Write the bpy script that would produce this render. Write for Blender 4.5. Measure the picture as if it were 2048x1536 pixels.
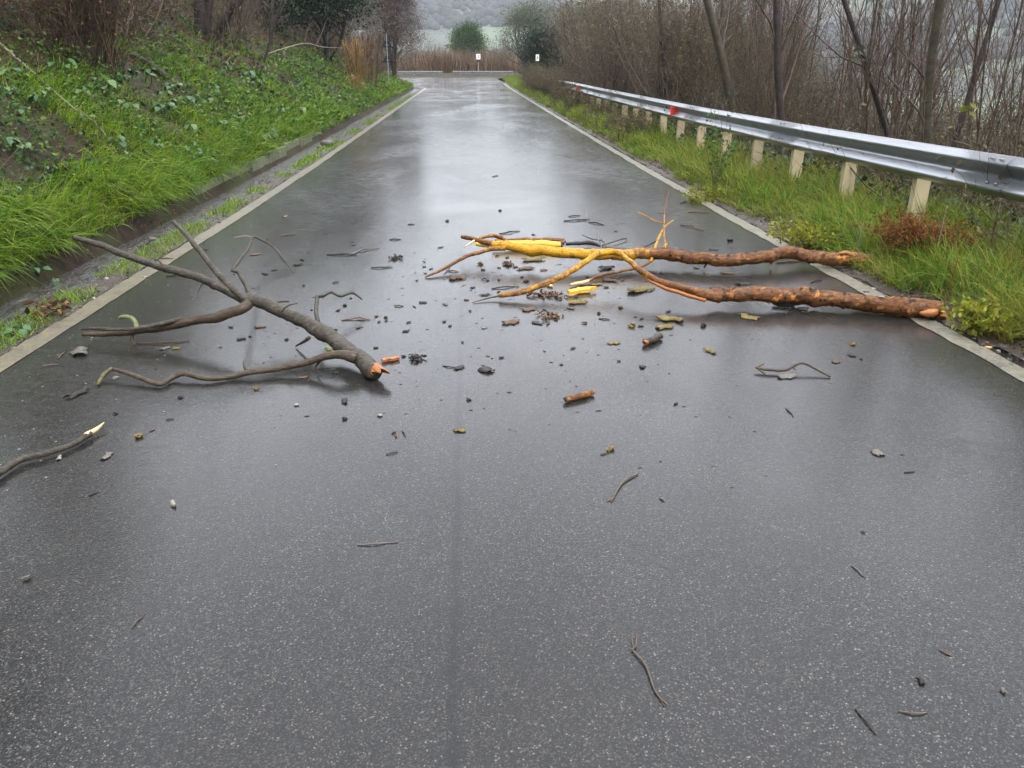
import bpy, math, random
import numpy as np
from mathutils import Vector, noise as mnoise

for o in list(bpy.data.objects):
    bpy.data.objects.remove(o)
SC = bpy.context.scene
COL = SC.collection
rng = np.random.default_rng(7)
random.seed(7)

# ------------------------------------------------------------------ camera
FPX, CAMZ = 1538.0, 1.52                      # focal length in pixels of a 2048 px wide frame; eye height
PITCH = math.atan(621 / FPX)
YAW = math.atan(94 * math.cos(PITCH) / FPX)
cd = bpy.data.cameras.new('camera')
cam = bpy.data.objects.new('camera', cd)
COL.objects.link(cam)
cam.location = (0, 0, CAMZ)
cam.rotation_euler = (math.pi / 2 - PITCH, 0, -YAW)
cd.sensor_width = 36
cd.lens = 36 * FPX / 2048
cd.clip_start = 0.05
cd.clip_end = 8000
SC.camera = cam

# ------------------------------------------------------------------ sky, sun, exposure
SUN_EL, SUN_AZ = math.radians(58), math.radians(150)     # high, soft, behind the right shoulder
w = bpy.data.worlds.new('World')
SC.world = w
w.use_nodes = True
nt = w.node_tree
nt.nodes.clear()
out = nt.nodes.new('ShaderNodeOutputWorld')
bg = nt.nodes.new('ShaderNodeBackground')
sky = nt.nodes.new('ShaderNodeTexSky')
sky.sky_type = 'NISHITA'
sky.sun_disc = False
sky.sun_elevation = SUN_EL
sky.sun_rotation = SUN_AZ
sky.dust_density = 4.0
hs = nt.nodes.new('ShaderNodeHueSaturation')
hs.inputs['Saturation'].default_value = 0.45
tc = nt.nodes.new('ShaderNodeTexCoord')
mp = nt.nodes.new('ShaderNodeMapping')
mp.inputs['Scale'].default_value = (1.6, 1.6, 3.2)
nz = nt.nodes.new('ShaderNodeTexNoise')
nz.inputs['Scale'].default_value = 1.7
nz.inputs['Detail'].default_value = 6
rp = nt.nodes.new('ShaderNodeValToRGB')                   # overcast sheet: soft lighter and greyer cloud
rp.color_ramp.elements[0].position = 0.3
rp.color_ramp.elements[0].color = (10.0, 10.3, 11.3, 1)
rp.color_ramp.elements[1].position = 0.7
rp.color_ramp.elements[1].color = (12.6, 12.8, 13.6, 1)
mx = nt.nodes.new('ShaderNodeMix')
mx.data_type = 'RGBA'
mx.inputs[0].default_value = 0.8
nt.links.new(tc.outputs['Generated'], mp.inputs['Vector'])
nt.links.new(mp.outputs['Vector'], nz.inputs['Vector'])
nt.links.new(nz.outputs['Fac'], rp.inputs['Fac'])
nt.links.new(sky.outputs['Color'], hs.inputs['Color'])
nt.links.new(hs.outputs['Color'], mx.inputs[6])
nt.links.new(rp.outputs['Color'], mx.inputs[7])
nt.links.new(mx.outputs[2], bg.inputs['Color'])
bg.inputs['Strength'].default_value = 0.1
nt.links.new(bg.outputs['Background'], out.inputs['Surface'])

sl = bpy.data.lights.new('sun', 'SUN')
sl.energy = 0.9
sl.angle = math.radians(25)
sl.color = (1.0, 0.97, 0.92)
so = bpy.data.objects.new('sun', sl)
COL.objects.link(so)
sdir = Vector((math.sin(SUN_AZ) * math.cos(SUN_EL), math.cos(SUN_AZ) * math.cos(SUN_EL), math.sin(SUN_EL)))
so.rotation_euler = sdir.to_track_quat('Z', 'Y').to_euler()

vs = SC.view_settings
vs.view_transform = 'Standard'
vs.look = 'None'
vs.exposure = 1.8
vs.gamma = 1.0
vs.use_curve_mapping = False
cy = SC.cycles
cy.max_bounces = 6
cy.diffuse_bounces = 2
cy.glossy_bounces = 3
cy.transmission_bounces = 3
cy.transparent_max_bounces = 6
cy.volume_bounces = 1
cy.use_denoising = True
cy.use_adaptive_sampling = True
cy.adaptive_threshold = 0.015
cy.sample_clamp_indirect = 4.0
cy.caustics_reflective = False
cy.caustics_refractive = False

# ------------------------------------------------------------------ helpers: geometry
def unit(a):
    return a / np.maximum(np.linalg.norm(a, axis=-1, keepdims=True), 1e-9)

_p, _y = PITCH, YAW
_R = np.array([math.cos(_y), -math.sin(_y), 0])
_F = np.array([math.sin(_y) * math.cos(_p), math.cos(_y) * math.cos(_p), -math.sin(_p)])
_U = np.array([math.sin(_y) * math.sin(_p), math.cos(_y) * math.sin(_p), math.cos(_p)])

def zr(y):
    """height of the road along its length: level at first, then a gentle rise"""
    return np.interp(y, [-60, 9, 14, 23, 33, 57, 64, 76, 90], [0, 0, .035, .15, .29, .63, .80, 1.17, 1.3])

def at(u, v, z=0.0):
    """point at height z above the road seen at a place measured in the photograph"""
    d = _R * (u - 1024) / FPX + _U * (768 - v) / FPX + _F
    h = z
    for _ in range(8):
        t = (h - CAMZ) / d[2]
        h = z + float(zr(t * d[1]))
    return np.array([0, 0, CAMZ]) + t * d

def ptsof(lst):
    return np.array([at(*q) for q in lst])

def vnoise(x, y, s=1.0, seed=0):
    """smooth value noise 0..1"""
    x = np.asarray(x, float) / s + seed * 17.3
    y = np.asarray(y, float) / s + seed * 9.1
    xi, yi = np.floor(x), np.floor(y)
    fx, fy = x - xi, y - yi
    fx, fy = fx * fx * (3 - 2 * fx), fy * fy * (3 - 2 * fy)
    def h(a, b):
        q = np.sin(a * 127.1 + b * 311.7 + seed * 74.7) * 43758.5453
        return q - np.floor(q)
    return (h(xi, yi) * (1 - fx) + h(xi + 1, yi) * fx) * (1 - fy) + (h(xi, yi + 1) * (1 - fx) + h(xi + 1, yi + 1) * fx) * fy

def fbm(x, y, s, seed=0):
    return .55 * vnoise(x, y, s, seed) + .28 * vnoise(x, y, s / 2.1, seed + 1) + .17 * vnoise(x, y, s / 4.3, seed + 2)

def sstep(a, b, x):
    t = np.clip((x - a) / (b - a), 0, 1)
    return t * t * (3 - 2 * t)

XL, XR = -2.72, 3.06                                    # outer edges of the two painted lines
def x_left(y):
    """left edge of the carriageway: straight, then turning away to the left"""
    y = np.asarray(y, float)
    return XL - np.where(y > 54.5, .10 * (y - 54.5) ** 2, 0)

def land(x, y):
    """height of the land beside the road"""
    x = np.asarray(x, float); y = np.asarray(y, float)
    base = zr(y)
    d = x_left(y) - .2 - x                              # metres up the left bank
    n1 = fbm(x, y, 1.3, 3) - .5
    n2 = fbm(x, y, .35, 5) - .5
    prof = np.interp(d, [-1, 0, .05, .45, .56, .75, 1.2, 6, 14, 30, 80, 200, 500], [0, 0, -.13, -.13, .12, .34, .6, 3.15, 7.2, 11, 15, 8, -6])
    left = base + prof * (1 - .35 * sstep(34, 62, y)) + sstep(.5, 1.3, d) * (n1 * .5 + n2 * .16) + (d > 0) * n2 * .03
    e = x - XR
    profr = np.interp(e, [0, .08, .5, 1.5, 2.2, 8, 25, 90, 400], [-.02, 0, .1, .16, .05, -2.2, -7, -14, -16])
    right = base + profr + sstep(.1, .5, e) * (n2 * .1 + n1 * .1)
    front = base - .02 + np.interp(y, [76, 79, 84, 90, 120, 200, 400], [0, .12, .35, .3, -2.5, -11, -15]) + n1 * .15 * sstep(77, 80, y)
    z = np.where(d > 0, left, np.where(e > 0, right, base - .12))
    z = np.where((y > 76.5), np.where(e > 6, right, front), z)
    k = sstep(60, 78, y) * (d > 0) * (y <= 76.5)
    r = np.hypot(x, y)
    hill = -14 + np.interp(r, [0, 280, 440, 640, 900, 1200, 1700, 2600], [0, 0, 8, 42, 104, 150, 170, 175]) * (.85 + .3 * fbm(x, y, 300, 11)) + (fbm(x, y, 130, 13) - .5) * 9 * sstep(250, 600, r)
    f = sstep(130, 330, r)
    return z * (1 - f) + hill * f

# ------------------------------------------------------------------ helpers: objects
def tag(o, label=None, cat=None, group=None, kind=None):
    if label: o['label'] = label
    if cat: o['category'] = cat
    if group: o['group'] = group
    if kind: o['kind'] = kind
    return o

def thing(name, loc, label, cat, group=None):
    o = bpy.data.objects.new(name, None)
    COL.objects.link(o)
    o.location = Vector([float(c) for c in loc])
    o.empty_display_size = .1
    return tag(o, label, cat, group)

def mesh(name, V, Q=None, T=None, mats=(), smooth=True, attr=None, mi=None):
    V = np.asarray(V, np.float32).reshape(-1, 3)
    Q = np.zeros((0, 4), np.int32) if Q is None else np.asarray(Q, np.int32).reshape(-1, 4)
    T = np.zeros((0, 3), np.int32) if T is None else np.asarray(T, np.int32).reshape(-1, 3)
    me = bpy.data.meshes.new(name)
    me.vertices.add(len(V))
    me.vertices.foreach_set('co', V.ravel())
    nq, ntr = len(Q), len(T)
    me.loops.add(nq * 4 + ntr * 3)
    me.loops.foreach_set('vertex_index', np.concatenate([Q.ravel(), T.ravel()]).astype(np.int32))
    me.polygons.add(nq + ntr)
    st = np.concatenate([np.arange(nq) * 4, nq * 4 + np.arange(ntr) * 3]).astype(np.int32)
    me.polygons.foreach_set('loop_start', st)
    me.polygons.foreach_set('use_smooth', np.full(nq + ntr, bool(smooth)))
    if mi is not None:
        me.polygons.foreach_set('material_index', np.asarray(mi, np.int32))
    for m in (mats if isinstance(mats, (list, tuple)) else [mats]):
        me.materials.append(m)
    if attr is not None:
        for k, a in attr.items():
            at_ = me.attributes.new(k, 'FLOAT', 'POINT')
            at_.data.foreach_set('value', np.asarray(a, np.float32))
    me.update(calc_edges=True)
    me.validate()
    return me

def link(name, me, parent=None, loc=None):
    o = bpy.data.objects.new(name, me)
    COL.objects.link(o)
    if parent is not None:
        o.parent = parent
    if loc is not None:
        o.location = Vector([float(c) for c in loc])
    return o

def part(name, geo, mat, root, smooth=True, attr=None):
    """geo = (V, Q, T) in place; becomes a child of root"""
    V = np.asarray(geo[0], float).reshape(-1, 3) - np.array((root.parent or root).location)
    return link(name, mesh(name, V, geo[1], geo[2] if len(geo) > 2 else None, mat, smooth, attr), root)

def solo(name, geo, mat, smooth=True, attr=None, center=None):
    V = np.asarray(geo[0], float).reshape(-1, 3)
    c = V.mean(0) if center is None else np.asarray(center)
    c = np.array([c[0], c[1], V[:, 2].min()]) if center is None else c
    return link(name, mesh(name, V - c, geo[1], geo[2] if len(geo) > 2 else None, mat, smooth, attr), None, c)

def join(*geos):
    Vs, Qs, Ts, n = [], [], [], 0
    for g in geos:
        V = np.asarray(g[0], float).reshape(-1, 3)
        Vs.append(V)
        if g[1] is not None and len(g[1]): Qs.append(np.asarray(g[1]).reshape(-1, 4) + n)
        if len(g) > 2 and g[2] is not None and len(g[2]): Ts.append(np.asarray(g[2]).reshape(-1, 3) + n)
        n += len(V)
    return (np.concatenate(Vs), np.concatenate(Qs) if Qs else None, np.concatenate(Ts) if Ts else None)

def copy_tree(o, parent=None):
    c = o.copy()
    COL.objects.link(c)
    if parent is not None:
        c.parent = parent
    for ch in list(o.children):
        copy_tree(ch, c)
    return c

def tubes(P, Rr, sides=3, cap=False):
    P = np.asarray(P, float); Rr = np.asarray(Rr, float)
    n, K, _ = P.shape
    t = unit(np.gradient(P, axis=1))
    ref = np.where(np.abs(t[..., 2:3]) > .8, np.array([1., .2, 0.]), np.array([.1, .2, 1.]))
    a = unit(np.cross(t, ref)); b = np.cross(t, a)
    ang = np.arange(sides) / sides * 2 * math.pi
    V = P[:, :, None] + Rr[:, :, None, None] * (np.cos(ang)[None, None, :, None] * a[:, :, None] + np.sin(ang)[None, None, :, None] * b[:, :, None])
    i = (np.arange(n)[:, None, None] * K + np.arange(K - 1)[None, :, None]) * sides + np.arange(sides)[None, None]
    j = (np.arange(n)[:, None, None] * K + np.arange(K - 1)[None, :, None]) * sides + (np.arange(sides)[None, None] + 1) % sides
    Q = np.stack([i, j, j + sides, i + sides], -1).reshape(-1, 4)
    return (V.reshape(-1, 3), Q, None)

def spline(P, n):
    """Catmull-Rom through P, n samples; P may carry extra columns"""
    P = np.asarray(P, float)
    A = np.vstack([2 * P[0] - P[1], P, 2 * P[-1] - P[-2]])
    seg = np.linalg.norm(np.diff(P[:, :3], axis=0), axis=1)
    cum = np.concatenate([[0], np.cumsum(seg)]); s = np.linspace(0, cum[-1], n)
    i = np.clip(np.searchsorted(cum, s, side='right') - 1, 0, len(P) - 2)
    t = ((s - cum[i]) / np.maximum(seg[i], 1e-9))[:, None]
    p0, p1, p2, p3 = A[i], A[i + 1], A[i + 2], A[i + 3]
    return .5 * ((2 * p1) + (-p0 + p2) * t + (2 * p0 - 5 * p1 + 4 * p2 - p3) * t ** 2 + (-p0 + 3 * p1 - 3 * p2 + p3) * t ** 3)

def limb(P, R, sides=12, rough=.12, seed=0, step=None, tip='flat', wig=.25, knots=0):
    """one wooden limb with bark relief; P points, R radii; returns (V,Q,T), t along each vertex"""
    P = np.asarray(P, float); R = np.asarray(R, float)
    L = np.linalg.norm(np.diff(P, axis=0), axis=1).sum()
    step = step or max(.005, R.mean() * .45)
    n = int(np.clip(L / step, 6, 190))
    S = spline(np.column_stack([P, R]), n)
    C, r = S[:, :3].copy(), np.maximum(S[:, 3], .0012)
    for k in range(n):                                   # crooked growth
        q = Vector(C[k]) * 9 + Vector((seed * 3.1, 0, 0))
        C[k] += np.array(mnoise.noise_vector(q)) * r[k] * wig
    t = unit(np.gradient(C, axis=0))
    a = np.zeros_like(t); a[0] = unit(np.cross(t[0], [.13, .21, .97]))
    for k in range(1, n):
        a[k] = unit(a[k - 1] - t[k] * np.dot(a[k - 1], t[k]))
    b = np.cross(t, a)
    ang = np.arange(sides) / sides * 2 * math.pi
    V = np.zeros((n, sides, 3))
    kn = [(random.randint(2, n - 3), random.uniform(0, 6.28), random.uniform(.25, .55)) for _ in range(knots)] if n > 8 else []
    for k in range(n):
        for s in range(sides):
            dirn = math.cos(ang[s]) * a[k] + math.sin(ang[s]) * b[k]
            q = Vector(C[k] + dirn * r[k]) + Vector((seed * 7.7, seed * 1.3, 0))
            f = 1 + rough * (mnoise.noise(q * (1.0 / max(r[k], .004))) + .7 * mnoise.noise(q * (2.6 / max(r[k], .004))) + .5 * abs(mnoise.noise(q * (5.5 / max(r[k], .004)))))
            for kk, ka, kh in kn:
                dd = ((k - kk) * step / r[k]) ** 2 + (math.remainder(ang[s] - ka, 2 * math.pi) * 1.6) ** 2
                f += kh * math.exp(-dd * 1.5)
            V[k, s] = C[k] + dirn * r[k] * f
    i = np.arange(n - 1)[:, None] * sides + np.arange(sides)[None]
    j = np.arange(n - 1)[:, None] * sides + (np.arange(sides)[None] + 1) % sides
    Q = np.stack([i, j, j + sides, i + sides], -1).reshape(-1, 4)
    Vf = np.concatenate([V.reshape(-1, 3), [C[0] - t[0] * r[0] * .25, C[-1] + t[-1] * r[-1] * (.3 if tip == 'flat' else 1.6)]])
    T = [(n * sides, (s + 1) % sides, s) for s in range(sides)] + [(n * sides + 1, (n - 1) * sides + s, (n - 1) * sides + (s + 1) % sides) for s in range(sides)]
    tt = np.concatenate([np.repeat(np.linspace(0, 1, n), sides), [0, 1]])
    return (Vf, Q, np.array(T)), tt

def splinter_end(c, d, r, seed=0, length=1.2, sides=19):
    """torn wood at the end of a limb: a ragged crown of splinters round a hollow"""
    rd = random.Random(seed)
    d = unit(np.asarray(d, float)); a = unit(np.cross(d, [.2, .1, .95])); b = np.cross(d, a)
    V, T = [], []
    tilt = rd.uniform(0, 6.28)
    for s in range(sides):
        g = s / sides * 2 * math.pi
        V.append(c - d * r * .5 + (math.cos(g) * a + math.sin(g) * b) * r * .99)
    for s in range(sides):
        g = s / sides * 2 * math.pi
        h = r * length * (.15 + rd.random() ** 2 * 1.0 + .75 * math.cos(g - tilt))
        V.append(c + d * max(h, .08 * r) + (math.cos(g) * a + math.sin(g) * b) * r * (.93 - .28 * rd.random()))
    for s in range(sides):
        g = (s + .5) / sides * 2 * math.pi
        V.append(c + d * r * length * (.1 + .3 * max(0, math.cos(g - tilt))) * rd.random() + (math.cos(g) * a + math.sin(g) * b) * r * .55)
    V.append(c - d * r * .1)
    n = sides
    for s in range(n):
        s2 = (s + 1) % n
        T += [(s, s2, n + s2), (s, n + s2, n + s), (n + s, n + s2, 2 * n + s), (n + s2, 2 * n + s2, 2 * n + s), (2 * n + s, 2 * n + s2, 3 * n)]
    return (np.array(V), None, np.array(T))

def blades(P, up, droop, L, W, bend):
    """grass blades: n roots, K stations, a tip; returns (V,Q,T)"""
    n = len(P)
    S = np.array([0, .35, .7])
    up = unit(up); droop = unit(droop)
    side = unit(np.cross(up, droop) + 1e-6)
    def pos(s):
        return P + up * (L * s * (1 - .45 * s * bend))[:, None] + droop * (L * bend * s * s * .75)[:, None]
    V = np.zeros((n, 7, 3))
    for k, s in enumerate(S):
        c = pos(s); hw = (W * (1 - s ** 1.8) * .5)[:, None]
        V[:, 2 * k] = c - side * hw; V[:, 2 * k + 1] = c + side * hw
    V[:, 6] = pos(1.0)
    o = np.arange(n)[:, None] * 7
    Q = np.concatenate([o + np.array([0, 1, 3, 2]), o + np.array([2, 3, 5, 4])])
    T = o + np.array([4, 5, 6])
    return (V.reshape(-1, 3), Q, T)

def leafquads(P, size, down=.2, spread=None, aspect=.5):
    n = len(P)
    a = unit(rng.normal(size=(n, 3)) - np.array([0, 0, down]) if spread is None else spread + .5 * rng.normal(size=(n, 3)))
    b = unit(np.cross(a, rng.normal(size=(n, 3))))
    c = np.cross(a, b)
    L = (size * rng.uniform(.6, 1.25, n))[:, None]
    V = np.stack([P, P + a * L * .45 + b * L * aspect * .5 + c * L * .08, P + a * L, P + a * L * .45 - b * L * aspect * .5 + c * L * .08], 1)
    o = np.arange(n)[:, None] * 4
    T = np.concatenate([o + np.array([0, 1, 2]), o + np.array([0, 2, 3])])
    return (V.reshape(-1, 3), None, T)

def grow(base, levels, K=5):
    """base: paths (n,K,3), radii (n,K). levels: (count, length ratio, angle deg, radius ratio, up, wobble). returns list per level"""
    res = [base]
    P, R = base
    for cnt, lr, ang, rr, upk, wob in levels:
        n, K0, _ = P.shape
        m = n * cnt
        par = np.repeat(np.arange(n), cnt)
        t = np.tile((np.arange(cnt) + .5) / cnt, n) * .78 + .2 + rng.uniform(-.05, .05, m)
        t = np.clip(t, .05, .98)
        x = t * (K0 - 1); i = np.minimum(x.astype(int), K0 - 2); f = (x - i)[:, None]
        p = P[par, i] * (1 - f) + P[par, i + 1] * f
        r = R[par, i] * (1 - f[:, 0]) + R[par, i + 1] * f[:, 0]
        tan = unit(P[par, i + 1] - P[par, i])
        perp = unit(np.cross(tan, rng.normal(size=(m, 3))))
        a = np.radians(ang) * rng.uniform(.6, 1.35, m)[:, None]
        d = unit(np.cos(a) * tan + np.sin(a) * perp + np.array([0, 0, upk]))
        Lp = np.linalg.norm(np.diff(P, axis=1), axis=2).sum(1)[par]
        L = Lp * lr * (1.15 - .6 * t) * rng.uniform(.6, 1.3, m)
        s = np.linspace(0, 1, K)
        w1 = rng.normal(size=(m, 3)) * wob; w2 = rng.normal(size=(m, 3)) * wob * .5
        path = p[:, None] + (d[:, None] * s[None, :, None] + w1[:, None] * (s ** 2)[None, :, None] + w2[:, None] * np.sin(s * 6.3)[None, :, None] * .5 + np.array([0, 0, upk * .35]) * (s ** 2)[None, :, None]) * L[:, None, None]
        rad = (r * rr)[:, None] * np.linspace(1, .35, K)[None]
        P, R = path, rad
        res.append((P, R))
    return res

def box(c, s, bev=0.0):
    x, y, z = s[0] / 2, s[1] / 2, s[2] / 2
    V = np.array([(i * x, j * y, k * z) for k in (-1, 1) for j in (-1, 1) for i in (-1, 1)], float) + np.asarray(c, float)
    Q = np.array([(0, 2, 3, 1), (4, 5, 7, 6), (0, 1, 5, 4), (2, 6, 7, 3), (0, 4, 6, 2), (1, 3, 7, 5)])
    return (V, Q, None)

def grid(nx, ny):
    i = np.arange(ny - 1)[:, None] * nx + np.arange(nx - 1)[None]
    return np.stack([i, i + 1, i + 1 + nx, i + nx], -1).reshape(-1, 4)

_ico = None
def blob(c, s, seed=0, rough=.35, sub=1):
    """an irregular lump"""
    import bmesh
    bm = bmesh.new()
    bmesh.ops.create_icosphere(bm, subdivisions=sub, radius=1)
    V = np.array([v.co[:] for v in bm.verts]); T = np.array([[v.index for v in f.verts] for f in bm.faces])
    bm.free()
    for k in range(len(V)):
        q = Vector(V[k]) * 1.7 + Vector((seed * 5.3, seed * 2.2, seed))
        V[k] *= 1 + rough * mnoise.noise(q) * 1.6
    return (V * np.asarray(s) + np.asarray(c), None, T)

# ------------------------------------------------------------------ helpers: materials
class M:
    def __init__(s, name, rough=.6, spec=.5):
        s.m = bpy.data.materials.new(name); s.m.use_nodes = True
        s.nt = s.m.node_tree; s.b = s.nt.nodes['Principled BSDF']
        s.b.inputs['Roughness'].default_value = rough
        s.b.inputs['Specular IOR Level'].default_value = spec
        s._tc = None
    def n(s, t, **kw):
        nd = s.nt.nodes.new('ShaderNode' + t)
        for k, v in kw.items(): setattr(nd, k, v)
        return nd
    def l(s, a, b): s.nt.links.new(a, b)
    def co(s, scale=None):
        if s._tc is None: s._tc = s.n('TexCoord')
        o = s._tc.outputs['Object']
        if scale is not None:
            mpn = s.n('Mapping'); mpn.inputs['Scale'].default_value = scale
            s.l(o, mpn.inputs['Vector']); o = mpn.outputs['Vector']
        return o
    def noise(s, scale, detail=4, rough=.55, sc=None, dist=0):
        nd = s.n('TexNoise'); nd.inputs['Scale'].default_value = scale; nd.inputs['Detail'].default_value = detail
        nd.inputs['Roughness'].default_value = rough; nd.inputs['Distortion'].default_value = dist
        s.l(s.co(sc), nd.inputs['Vector']); return nd.outputs['Fac']
    def vor(s, scale, feature='F1', sc=None):
        nd = s.n('TexVoronoi', feature=feature); nd.inputs['Scale'].default_value = scale
        s.l(s.co(sc), nd.inputs['Vector']); return nd
    def ramp(s, fac, stops, interp='LINEAR'):
        nd = s.n('ValToRGB'); cr = nd.color_ramp; cr.interpolation = interp
        while len(cr.elements) < len(stops): cr.elements.new(.5)
        for e, (p, c) in zip(cr.elements, stops):
            e.position = p; e.color = (*c, 1) if hasattr(c, '__len__') else (c, c, c, 1)
        s.l(fac, nd.inputs['Fac']); return nd.outputs['Color']
    def mix(s, fac, a, b, mode='MIX'):
        nd = s.n('Mix', data_type='RGBA', blend_type=mode)
        for sock, v in ((nd.inputs[0], fac), (nd.inputs[6], a), (nd.inputs[7], b)):
            if hasattr(v, 'is_output'): s.l(v, sock)
            elif sock.type == 'VALUE': sock.default_value = v
            else: sock.default_value = (*v, 1) if hasattr(v, '__len__') else (v, v, v, 1)
        return nd.outputs[2]
    def math(s, op, a, b=0.0, clamp=False):
        nd = s.n('Math', operation=op); nd.use_clamp = clamp
        for sock, v in ((nd.inputs[0], a), (nd.inputs[1], b)):
            if hasattr(v, 'is_output'): s.l(v, sock)
            else: sock.default_value = v
        return nd.outputs[0]
    def island(s): return s.n('NewGeometry').outputs['Random Per Island']
    def objrand(s): return s.n('ObjectInfo').outputs['Random']
    def attr(s, name): 
        nd = s.n('Attribute'); nd.attribute_name = name; return nd.outputs['Fac']
    def bump(s, h, dist, strength=1.0, normal=None):
        nd = s.n('Bump'); nd.inputs['Distance'].default_value = dist; nd.inputs['Strength'].default_value = strength
        s.l(h, nd.inputs['Height'])
        if normal is not None: s.l(normal, nd.inputs['Normal'])
        return nd.outputs['Normal']
    def set(s, **kw):
        for k, v in kw.items():
            k = k.replace('_', ' ')
            if hasattr(v, 'is_output'): s.l(v, s.b.inputs[k])
            else: s.b.inputs[k].default_value = (*v, 1) if hasattr(v, '__len__') and len(v) == 3 else v
        return s

def mat_leaf(name, stops, rough=.45, trans=.35, coat=0.0, patch=None):
    """foliage: one tone per blade or leaf, light passing through"""
    m = M(name, max(rough, .5), .22)
    c = m.ramp(m.island(), stops)
    if patch:
        c = m.mix(m.ramp(m.noise(patch[0], 3), [(.42, 0), (.62, .45)]), c, patch[1])
    m.set(Base_Color=c)
    if coat: m.set(Coat_Weight=coat * .35, Coat_Roughness=.3)
    tr = m.n('BsdfTranslucent'); ms = m.n('MixShader'); ms.inputs[0].default_value = trans
    m.l(c, tr.inputs['Color'])
    o = m.nt.nodes['Material Output']
    m.l(m.b.outputs[0], ms.inputs[1]); m.l(tr.outputs[0], ms.inputs[2]); m.l(ms.outputs[0], o.inputs['Surface'])
    return m.m

def mat_bark(name, dark, mid, light, lich=None, scale=40, rough=.5, coat=.25, wear=None):
    """wet bark; lich = lichen colour, or lamp glow painted on the logs, spread by the limb's own 'lichen' attribute; wear = bare wood colour by 'bare'"""
    m = M(name, rough + .08, .3)
    n1 = m.noise(scale, 6, .7, (.45, 1, 1)); n2 = m.noise(scale * .22, 3)
    c = m.ramp(n1, [(.3, dark), (.5, mid), (.72, light)])
    c = m.mix(m.ramp(n2, [(.4, 0), (.65, .6)]), c, tuple(x * .6 for x in mid))
    if lich is not None:
        k = m.math('ADD', m.attr('lichen'), m.math('MULTIPLY', m.math('SUBTRACT', m.noise(scale * .5, 5, .7), .5), 1.5))  # real lichen on branches and trunks, painted headlight glow on the logs
        c = m.mix(m.ramp(k, [(.34, 0), (.68, 1)]), c, m.ramp(m.noise(scale * 1.6, 5, .7), [(.32, tuple(x * y for x, y in zip(lich, (.42, .30, .4)))), (.52, tuple(x * .75 for x in lich)), (.7, lich)]))
    if wear is not None:
        k = m.math('ADD', m.attr('bare'), m.math('MULTIPLY', m.math('SUBTRACT', m.noise(scale * .35, 5, .65), .5), 1.6))
        c = m.mix(m.ramp(k, [(.42, 0), (.56, 1)]), c, m.ramp(m.noise(scale * .6, 4, .6, (1, 3, 3)), [(.3, tuple(x * .55 for x in wear)), (.62, wear)]))
    m.set(Base_Color=c, Normal=m.bump(n1, .012, .9), Coat_Weight=coat * .5, Coat_Roughness=.22)
    return m.m

def mat_plain(name, a, b, scale=30, rough=.5, bumpd=.003, coat=0.0, metal=0.0, objvar=0.0):
    m = M(name, rough + .1, .35)
    n1 = m.noise(scale, 5, .6)
    c = m.ramp(n1, [(.3, a), (.7, b)])
    if objvar:
        c = m.mix(m.math('MULTIPLY', m.objrand(), objvar), c, tuple(x * .35 for x in a))
    m.set(Base_Color=c, Normal=m.bump(n1, bumpd, .6), Coat_Weight=coat, Coat_Roughness=.2, Metallic=metal)
    return m.m

# asphalt: coarse wet aggregate under a thin film of water
m = M('wet_asphalt', .34, .10)
va = m.vor(230)
va2 = m.vor(290)
cell = m.n('SeparateColor'); m.l(va.outputs['Color'], cell.inputs['Color'])
stone = m.ramp(cell.outputs[0], [(0, (.0025, .0024, .0024)), (.35, (.008, .0078, .0075)), (.65, (.017, .0165, .0158)), (.86, (.042, .040, .036)), (.97, (.074, .069, .060)), (.996, (.19, .17, .145))])
gap = m.ramp(va.outputs['Distance'], [(.45, 1), (.8, .35)])
c = m.mix(1.0, stone, gap, 'MULTIPLY')
c = m.mix(m.ramp(m.noise(.9, 4), [(.38, 0), (.7, .45)]), c, (.012, .0105, .009))
sx = m.n('SeparateXYZ'); m.l(m.co(), sx.inputs[0])
# lengthwise joint between the two paving passes, a shade darker and lightly open
ja = m.math('ABSOLUTE', m.math('ADD', m.math('SUBTRACT', sx.outputs[0], -.065), m.math('MULTIPLY', m.math('SUBTRACT', m.noise(2.2, 3), .5), .035)))
joint = m.ramp(m.math('ADD', ja, m.math('MULTIPLY', m.math('SUBTRACT', m.noise(14, 4), .5), .05)), [(.003, 1), (.022, 0)])
c = m.mix(m.math('MULTIPLY', joint, .7), c, (.003, .003, .003))
film = m.noise(.55, 5, .6, (1, .45, 1), .6)
m.set(Base_Color=c)
h = m.math('ADD', m.math('MULTIPLY', va.outputs['Distance'], -1.0), m.math('MULTIPLY', m.noise(420, 2), .35))
nb = m.bump(h, .0035, .55)
m.set(Normal=nb, Roughness=m.ramp(film, [(.35, .26), (.65, .40)]))
ripple = m.bump(m.noise(30, 4, .6, (.6, 1, 1)), .0016, .40, m.bump(m.noise(6, 3, .5, (1, .4, 1)), .004, .35))
ripple = m.bump(va.outputs['Distance'], .0016, .10, ripple)
m.set(Coat_Weight=m.ramp(film, [(.3, 1.0), (.72, .75)]), Coat_IOR=1.37, Coat_Normal=ripple,
      Coat_Roughness=m.ramp(m.math('ADD', m.math('MULTIPLY', film, .5), m.math('MULTIPLY', m.noise(15, 5, .7, (.55, 1, 1)), .5)), [(.42, .075), (.53, .15), (.6, .27)]))
A_ROAD = m.m

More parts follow.
